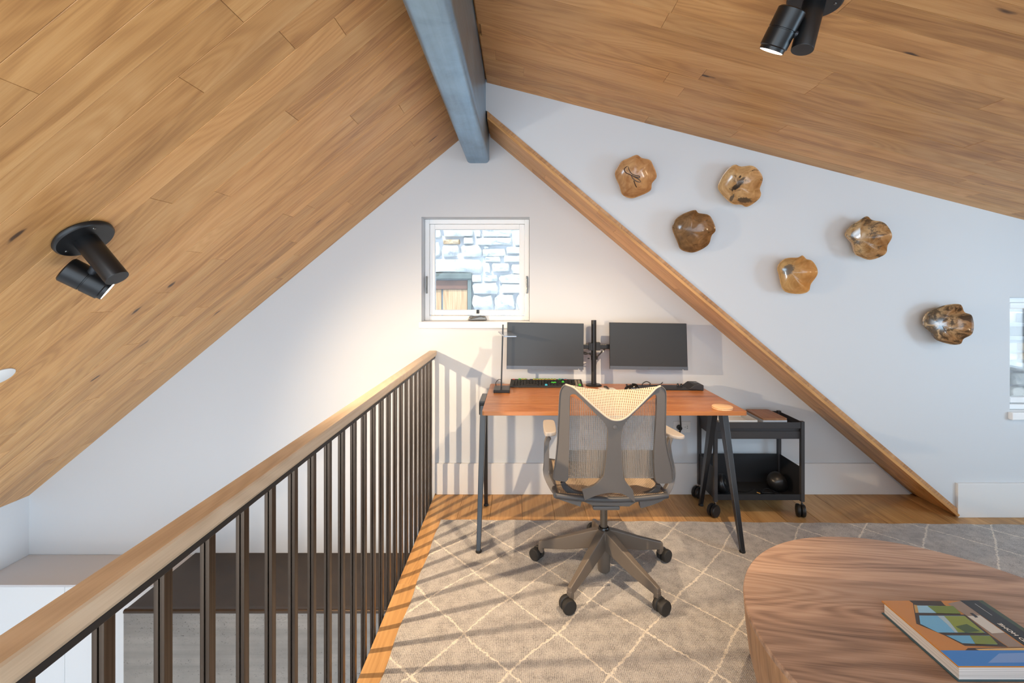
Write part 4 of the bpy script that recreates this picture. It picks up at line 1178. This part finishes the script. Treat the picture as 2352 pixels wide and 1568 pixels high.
# seat
def seat_fn(s, t):
    x = CX - 0.245 + 0.49 * s
    y = 2.02 + 0.46 * t
    z = 0.452 + 0.018 * (2 * s - 1) ** 2 - 0.035 * max(0, t - 0.75) * 4 * max(0, t - 0.75) * 4 / 1.0 * 0.5 - 0.012 * math.sin(math.pi * t)
    return Vector((x, y, z))
MB().grid(seat_fn, 20, 18).build('seat', mat_mesh('seat_mesh', (190, 172, 150), (130, 116, 102), 0.8), ch, smooth=60, thick=0.006)
sf = MB()
sp = [seat_fn(a, b) + Vector((0, 0, -0.006)) for a, b in [(0, k / 12) for k in range(13)] + [(k / 12, 1) for k in range(1, 13)] + [(1, 1 - k / 12) for k in range(1, 13)] + [(1 - k / 12, 0) for k in range(1, 12)]]
sf.tube(sp + [sp[0]], 0.013, 8)
sf.build('seat_frame', M['chair_dark'], ch, smooth=60)
MB().box(CX - 0.10, CX + 0.10, 2.12, 2.34, 0.385, 0.430).build('seat_support', M['chair_dark'], ch, bevel=0.02, seg=3)
# yokes from the spine's feet to the lower corners of the back, and arms
def strap(pts, ys, w, th, name, mat, parent, bevel=0.003):
    """flat strap through pixel points pts at depths ys; w = half height in px"""
    c = [P(u, v, y) for (u, v), y in zip(pts, ys)]
    c = smooth_pts(c, 6)
    secs = []
    for i, p in enumerate(c):
        d = (c[min(i + 1, len(c) - 1)] - c[max(i - 1, 0)])
        d.y *= 0.4
        d.normalize()
        up = Vector((-d.z, 0, d.x)).normalized()
        f = i / (len(c) - 1)
        ww = w[0] + (w[1] - w[0]) * f
        back = Vector((0, 1, 0)) * th
        secs.append([p - up * ww - back, p + up * ww - back, p + up * ww + back, p - up * ww + back])
    return MB().loft(secs).build(name, mat, parent, bevel=bevel, smooth=50)
strap([(1292, 1106), (1297, 1116), (1312, 1129), (1330, 1136), (1346, 1139)], [2.035, 2.05, 2.06, 2.06, 2.055], (0.010, 0.017), 0.011, 'yoke', M['chair_dark'], ch)
strap([(1512, 1112), (1508, 1122), (1492, 1134), (1473, 1140), (1455, 1143)], [2.035, 2.05, 2.06, 2.06, 2.055], (0.010, 0.017), 0.011, 'yoke', M['chair_dark'], ch)
for nm, pts, ysq in (('l', [(1262, 1003), (1256, 1015), (1255, 1060), (1254, 1085), (1262, 1105), (1276, 1127), (1288, 1136), (1312, 1144), (1334, 1151)], [2.2, 2.19, 2.17, 2.16, 2.14, 2.11, 2.10, 2.09, 2.08]),
                     ('r', [(1540, 1003), (1535, 1020), (1537, 1045), (1543, 1075), (1542, 1098), (1533, 1122), (1518, 1138), (1492, 1149), (1468, 1155)], [2.2, 2.19, 2.17, 2.16, 2.14, 2.11, 2.10, 2.09, 2.08])):
    a_ = strap(pts, ysq, (0.010, 0.018), 0.016, 'arm', M['chair'], ch, bevel=0.004)
def pad(corners, z, th):
    q = smooth_pts([Vector((x, y, z)) for x, y in corners], 5, True)
    return MB().prism([p - Vector((0, 0, th)) for p in q], (0, 0, th))
pad([(0.116, 2.11), (0.140, 2.092), (0.167, 2.105), (0.174, 2.15), (0.176, 2.27), (0.165, 2.30), (0.130, 2.30), (0.118, 2.27)], 0.722, 0.020).build('armrest', M['chair_pad'], ch, bevel=0.005)
pad([(0.672, 2.10), (0.690, 2.055), (0.718, 2.035), (0.741, 2.045), (0.744, 2.075), (0.715, 2.20), (0.700, 2.245), (0.670, 2.25), (0.662, 2.18)], 0.722, 0.016).build('armrest', M['chair_pad'], ch, bevel=0.005)

# ================================================================= COFFEE TABLE AND BOOK
TX, TY, TZ = 1.261, 1.27, 0.38
tb = thing('coffee_table', 'round walnut drum coffee table on the rug', 'table', (TX, TY, 0.0115))
MB().lathe([(0, 0.0115), (0.470, 0.0115), (0.486, 0.020), (0.512, 0.07), (0.538, 0.14), (0.557, 0.22), (0.566, 0.30), (0.5705, 0.364), (0, 0.364)], (TX, TY, 0), n=128).build('drum', M['walnut_side'], tb, smooth=40)
MB().lathe([(0, 0.364), (0.5705, 0.364), (0.5715, 0.372), (0.5705, 0.3775), (0.568, 0.38), (0, 0.38)], (TX, TY, 0), n=128).build('tabletop', M['walnut'], tb, smooth=40)

BX0, BX1, BY0, BY1, BZ0, BZ1 = 1.114, 1.425, 1.155, 1.400, TZ, 0.420
bk = thing('book', 'thick hardcover photo book lying on the round table', 'book', (1.27, 1.28, TZ))
B(BX0, BX1, BY0, BY1, BZ0, BZ0 + 0.003).build('back_cover', plain('book_teal_cover', (52, 82, 92), 0.35), bk, bevel=0.001)
pgm = NT('page_edges')
pc = pgm.coords()
pgm.pr(color=pgm.ramp(pgm.noise(pgm.n('ShaderNodeMapping', {'Vector': pc, 'Scale': (2, 2, 900)}).outputs[0], 1.0, 3), [(0.35, srgb(150, 148, 146)), (0.55, srgb(224, 222, 220))]), rough=0.7)
B(BX0 + 0.006, BX1 - 0.003, BY0 + 0.004, BY1 - 0.004, BZ0 + 0.003, BZ1 - 0.004).build('pages', pgm.mat, bk)
B(BX1 - 0.003, BX1, BY0, BY1, BZ0 + 0.003, BZ1 - 0.004).build('spine', plain('book_spine', (40, 52, 44), 0.3), bk)
cv = B(BX0, BX1, BY0, BY1, BZ1 - 0.004, BZ1).build('front_cover', plain('book_cover_orange', (196, 132, 60), 0.25), bk, bevel=0.001)
def q_(cx, cy):
    p = PZ(2020 + cx / 7.084, 1360 + cy / 7.084, BZ1)
    return (min(max(p.x, BX0), 1.355), min(max(p.y, 1.2055), BY1))
pr2 = MB()
pm = []
def flat(poly, rgb, lvl, world=False):
    pm.append(plain('print_%d' % len(pm), rgb, 0.25, spec=0.4))
    pr2.mi = len(pm) - 1
    pts = poly if world else [q_(*p) for p in poly]
    pr2.add([(x_, y_, BZ1 + 0.0002 * lvl) for x_, y_ in pts], [tuple(range(len(pts)))])
flat([(480, 130), (1000, 140), (1060, 205), (1330, 360), (1390, 360), (1800, 690), (2090, 890), (1390, 870), (1060, 700), (600, 510), (545, 180)], (62, 46, 34), 1)
flat([(1110, 185), (1330, 140), (1480, 200), (1640, 370), (2060, 680), (2352, 890), (2100, 890), (1800, 680), (1400, 370)], (150, 132, 118), 2)
flat([(560, 200), (620, 215), (640, 335), (585, 335)], (186, 150, 84), 2)
flat([(610, 215), (960, 222), (1300, 345), (640, 335)], (150, 196, 224), 3)
flat([(780, 222), (1200, 225), (1330, 350), (930, 342)], (112, 132, 52), 4)
flat([(645, 378), (1370, 385), (1725, 665), (950, 655), (665, 515)], (112, 178, 222), 3)
flat([(940, 382), (1060, 390), (1290, 655), (1230, 655), (1100, 520)], (168, 194, 210), 4)
flat([(1050, 388), (1390, 390), (1715, 665), (1280, 657), (1140, 480)], (134, 150, 58), 5)
flat([(1240, 560), (1420, 520), (1640, 640), (1400, 660)], (70, 92, 50), 6)
flat([(1085, 702), (1790, 705), (1920, 855), (1350, 830)], (104, 172, 214), 3)
flat([(1470, 705), (1800, 710), (1930, 852), (1560, 842)], (120, 138, 60), 4)
flat([(1430, 392), (1640, 378), (2040, 660), (1830, 672)], (206, 204, 198), 4)
flat([(1470, 340), (1520, 340), (1610, 410), (1560, 415)], (44, 44, 50), 5)
flat([(1440, 905), (2400, 890), (2400, 1020), (1480, 1012)], (70, 48, 32), 1)
flat([(1560, 920), (2400, 900), (2400, 960), (1640, 960)], (214, 178, 116), 2)
flat([(BX0 + 0.0005, BY0), (BX1, BY0), (BX1, 1.2055), (BX0 + 0.0005, 1.2055)], (62, 132, 214), 1, True)
flat([(1.20, BY0 + 0.01), (BX1, BY0 + 0.012), (BX1, 1.20), (1.26, 1.195)], (120, 160, 222), 2, True)
flat([(1.355, 1.2055), (1.410, 1.2055), (1.410, BY1), (1.355, BY1)], (38, 38, 40), 2, True)
flat([(1.410, 1.2055), (BX1, 1.2055), (BX1, BY1), (1.410, BY1)], (64, 78, 60), 2, True)
flat([(1.386, 1.335), (1.3875, 1.335), (1.3875, 1.385), (1.386, 1.385)], (210, 210, 208), 3, True)
pr2.build('cover_print', pm, cv)
tc = bpy.data.curves.new('lettering', 'FONT')
tc.body = 'ED HOME'
tc.size = 0.0165
tc.offset = 0.0004
tc.space_character = 1.05
tmp = bpy.data.objects.new('lettering_src', tc)
COL.objects.link(tmp)
bpy.context.view_layer.update()
me = bpy.data.meshes.new_from_object(tmp.evaluated_get(bpy.context.evaluated_depsgraph_get()))
wmax = max(v.co.x for v in me.vertices)
bpy.data.objects.remove(tmp)
me.transform(Matrix.Rotation(R(90), 4, 'Z'))
me.materials.clear()
me.materials.append(M['paper'])
tx_ = bpy.data.objects.new('lettering', me)
COL.objects.link(tx_)
tx_.parent = cv
tx_.location = Vector((1.379, 1.303 - wmax, BZ1 + 0.0010)) - wloc(cv)

# ================================================================= BOWLS ON THE DORMER WALL
def bowl(label, outline, sc, ox, oy, mat, depth=0.080):
    px = [(ox + a / sc, oy + b / sc) for a, b in outline]
    yr = YD - depth
    rim = smooth_pts([P(u, v, yr) for u, v in px], 5, True)
    cen = sum(rim, Vector()) / len(rim)
    rad = [(p - cen).length for p in rim]
    rm = sum(rad) / len(rad)
    n = len(rim)
    rings = []
    def ring(f, y, wave):
        out = []
        for p, r_ in zip(rim, rad):
            d = (p - cen)
            k = (r_ - rm) / rm
            ff = f * (1 + (rm / r_ - 1) * (1 - f) ** 1.5)
            out.append(Vector((cen.x + d.x * ff, min(y + wave * k, YD - 0.0005), cen.z + d.z * ff)))
        return out
    W = 0.075
    # outside, from the foot on the wall to the rim
    for f, t in ((0.30, 0.0), (0.36, 0.02), (0.60, 0.20), (0.82, 0.48), (0.95, 0.80), (1.0, 0.98)):
        rings.append(ring(f, YD - 0.0005 - depth * t, W * t * f))
    for f, t in ((0.992, 1.02), (0.965, 1.0), (0.92, 0.86), (0.83, 0.60), (0.70, 0.38), (0.50, 0.22), (0.28, 0.15), (0.08, 0.13)):
        rings.append(ring(f, YD - depth * t, W * t * f))
    m = MB()
    vs_ = [q for rg in rings for q in rg]
    fs = [(j * n + k, j * n + (k + 1) % n, (j + 1) * n + (k + 1) % n, (j + 1) * n + k) for j in range(len(rings) - 1) for k in range(n)]
    fs += [tuple(range(n)), tuple((len(rings) - 1) * n + k for k in range(n))]
    m.add(vs_, fs)
    return tag(m.build('wall_bowl', mat, smooth=70, origin=(cen.x, YD, cen.z)), label, 'bowl', 'wooden bowls on the dormer wall')
def worm(parent, outline, sc, ox, oy, paths, mat, depth=0.080):
    yr = YD - depth
    rim = [P(ox + a / sc, oy + b / sc, yr) for a, b in outline]
    cen = sum(smooth_pts(rim, 5, True), Vector()) / (5 * len(rim))
    rm = sum((p - cen).length for p in rim) / len(rim)
    prof = [(0.0, 0.13), (0.08, 0.13), (0.28, 0.15), (0.50, 0.22), (0.70, 0.38), (0.83, 0.60), (0.92, 0.86), (1.0, 1.0)]
    for path in paths:
        pts = []
        for a, b in path:
            p = P(ox + a / sc, oy + b / sc, yr + 0.055)
            f = math.hypot(p.x - cen.x, p.z - cen.z) / rm
            for (f0, t0), (f1, t1) in zip(prof, prof[1:]):
                if f0 <= f <= f1:
                    t = t0 + (t1 - t0) * (f - f0) / (f1 - f0)
            pts.append(Vector((p.x, YD - depth * t - 0.0005, p.z)))
        MB().tube(smooth_pts(pts, 5), 0.0026, 6).build('worm_track', mat, parent, smooth=60)
A_ = (4.126, 1380, 320)
C_ = (4.356, 1900, 460)
O1 = [(340, 145), (385, 180), (465, 195), (490, 240), (530, 350), (480, 420), (470, 485), (370, 535), (290, 555), (210, 520), (175, 440), (135, 320), (190, 215), (260, 180)]
b1 = bowl('pale wavy wooden bowl with a dark worm track, highest on the wall beside the beam', [(340, 145), (385, 180), (465, 195), (490, 240), (530, 350), (480, 420), (470, 485), (370, 535), (290, 555), (210, 520), (175, 440), (135, 320), (190, 215), (260, 180)], *A_, mat_bowl('bowl_wood_pale', (168, 120, 78), (206, 162, 112), (96, 62, 40), -0.02, 1))
bowl('wavy wooden bowl with a black patch and a knot hole, below the ceiling edge', [(1275, 237), (1320, 262), (1430, 250), (1490, 290), (1530, 370), (1490, 470), (1515, 520), (1495, 570), (1400, 635), (1330, 620), (1235, 600), (1125, 470), (1145, 365), (1215, 270)], *A_, mat_bowl('bowl_wood_spotted', (176, 134, 86), (214, 176, 126), (64, 58, 54), 0.05, 2, ((-0.008, 0.004, 0.047, 0.016, 38, (44, 42, 42)), (0.012, 0.034, 0.038, 0.012, 42, (96, 84, 72)), (0.006, 0.058, 0.0085, 0.0085, 0, (48, 34, 26)), (0.022, -0.085, 0.042, 0.020, 0, (80, 72, 62)), (-0.048, -0.072, 0.035, 0.012, 50, (92, 84, 74)))))
bowl('plain dark brown wavy wooden bowl, nearest the diagonal trim', [(890, 668), (920, 700), (1020, 715), (1060, 765), (1088, 860), (1040, 915), (1022, 990), (960, 1040), (870, 1072), (770, 1045), (730, 980), (682, 850), (705, 765), (780, 705)], *A_, mat_bowl('bowl_wood_brown', (112, 82, 52), (156, 118, 78), (84, 60, 40), 0.05, 3))
bowl('honey coloured wavy wooden bowl with fine dark specks and pointed rim', [(1903, 1100), (1930, 1135), (2000, 1155), (2063, 1260), (1985, 1365), (1985, 1440), (1880, 1465), (1745, 1430), (1690, 1280), (1685, 1195), (1750, 1128), (1850, 1120)], *A_, mat_bowl('bowl_wood_honey', (184, 138, 84), (210, 166, 108), (92, 74, 58), 0.0, 4, ((-0.022, 0.016, 0.045, 0.034, 30, (104, 90, 74)),)))
bowl('heavily mottled grey and tan wooden bowl, between honey bowl and ceiling', [(400, 157), (435, 200), (540, 215), (605, 255), (662, 355), (590, 450), (600, 520), (550, 560), (430, 595), (320, 560), (280, 530), (245, 430), (190, 340), (235, 260), (310, 205)], *C_, mat_bowl('bowl_wood_mottled', (160, 118, 72), (206, 170, 124), (78, 68, 60), 0.12, 5))
bowl('black streaked wooden bowl, lowest of the six, nearest the right window', [(1335, 1040), (1340, 1115), (1430, 1140), (1460, 1180), (1468, 1300), (1440, 1345), (1335, 1380), (1330, 1435), (1230, 1440), (1100, 1400), (1060, 1340), (985, 1250), (1000, 1150), (1060, 1100), (1180, 1047)], *C_, mat_bowl('bowl_wood_streaked', (160, 120, 80), (208, 172, 128), (52, 44, 40), 0.17, 6))

worm(b1, O1, *A_, [[(250, 210), (258, 240), (240, 262), (222, 285), (240, 312), (280, 328), (325, 348), (368, 358), (372, 345), (330, 335), (296, 318), (272, 288), (255, 255)], [(290, 330), (312, 368), (350, 395), (382, 398), (362, 372), (325, 350)], [(318, 385), (330, 425), (342, 450)]], plain('worm_track_dark', (58, 36, 26), 0.4))

# ================================================================= SPOTLIGHTS
def ray_plane(u, v, a, b):
    """where the pixel's sight line meets the plane z = a + b x"""
    dx, dz = (u - U0) / F, (V0 - v) / F
    y = (a - CH) / (dz - b * dx)
    return Vector((dx * y, y, CH + dz * y))
def spotlight(label, c, nrm, head_c, axis, power, cone):
    nrm, axis = Vector(nrm).normalized(), Vector(axis).normalized()
    t = thing('ceiling_spotlight', label, 'spotlight', c, 'black spotlights on the plank ceilings')
    MB().lathe([(0, 0), (0.080, 0), (0.084, 0.005), (0.083, 0.013), (0.078, 0.018), (0, 0.018)], c, nrm, n=48).build('canopy', M['lamp_black'], t, smooth=40)
    side = nrm.cross(Vector((0, 1, 0))).normalized()
    for s_ in (-1, 1):
        q = c + side * 0.058 * s_ + nrm * 0.017 + Vector((0, -0.02, 0))
        MB().lathe([(0, 0), (0.005, 0), (0.004, 0.003), (0, 0.0035)], q, nrm, n=12).build('screw', M['steel'], t, smooth=40)
    MB().lathe([(0, 0.016), (0.0335, 0.016), (0.034, 0.018), (0.034, 0.176), (0.0332, 0.178), (0, 0.178)], c, nrm, n=40).build('stem', M['lamp_black'], t, smooth=40)
    r, L = 0.0435, 0.064
    MB().lathe([(0, -L), (r - 0.004, -L), (r, -L + 0.004), (r, -0.004), (r - 0.002, -0.003), (r - 0.002, 0.0), (r, 0.001), (r, L - 0.014), (r - 0.004, L - 0.011), (r - 0.004, L - 0.001), (r - 0.006, L), (r - 0.006, L - 0.004), (0, L - 0.004)], head_c, axis, n=48).build('lamp_head', M['lamp_black'], t, smooth=40)
    MB().lathe([(0, L - 0.002), (r - 0.0065, L - 0.002), (r - 0.0065, L - 0.0005), (0, L + 0.0)], head_c, axis, n=36).build('lens', M['lens'], t)
    # swivel between stem and head
    s0 = c + nrm * (head_c - c).dot(nrm)
    MB().cyl(s0, s0.lerp(head_c, 0.8), 0.012, n=18).build('swivel', M['lamp_knuckle'], t, smooth=40)
    lp = Vector(head_c) + axis * (L + 0.006)
    light('SPOT', 'spot_beam', lp, power, WARM, lp + axis, spot_size=R(cone), spot_blend=1.0, shadow_soft_size=0.013)
    return t
cl_ = ray_plane(190, 543, 2.7325, 0.8261)
spotlight('black swivel spotlight on the steep left ceiling, above the railing', cl_, (0.8261, 0, -1), P(201, 642, 1.535), (0.66, 0.51, -0.55), 158, 118)
cr_ = ray_plane(1873, -5, 2.590, -0.2557)
spotlight('black swivel spotlight on the dormer ceiling, cut by the top edge', cr_, (-0.2557, 0, -1), P(1795.5, 70, 1.50), (-0.29, 0.455, -0.83), 150, 84)

dd = ray_plane(-9, 866, 2.7325, 0.8261)
n_ = Vector((0.8261, 0, -1)).normalized()
tag(MB().lathe([(0, 0), (0.055, 0), (0.056, 0.004), (0.052, 0.007), (0, 0.007)], dd, n_, n=40).build('ceiling_disc', M['white_plastic'], smooth=40, origin=dd), 'small white disc fitting on the left ceiling at its lower end', 'ceiling fitting')
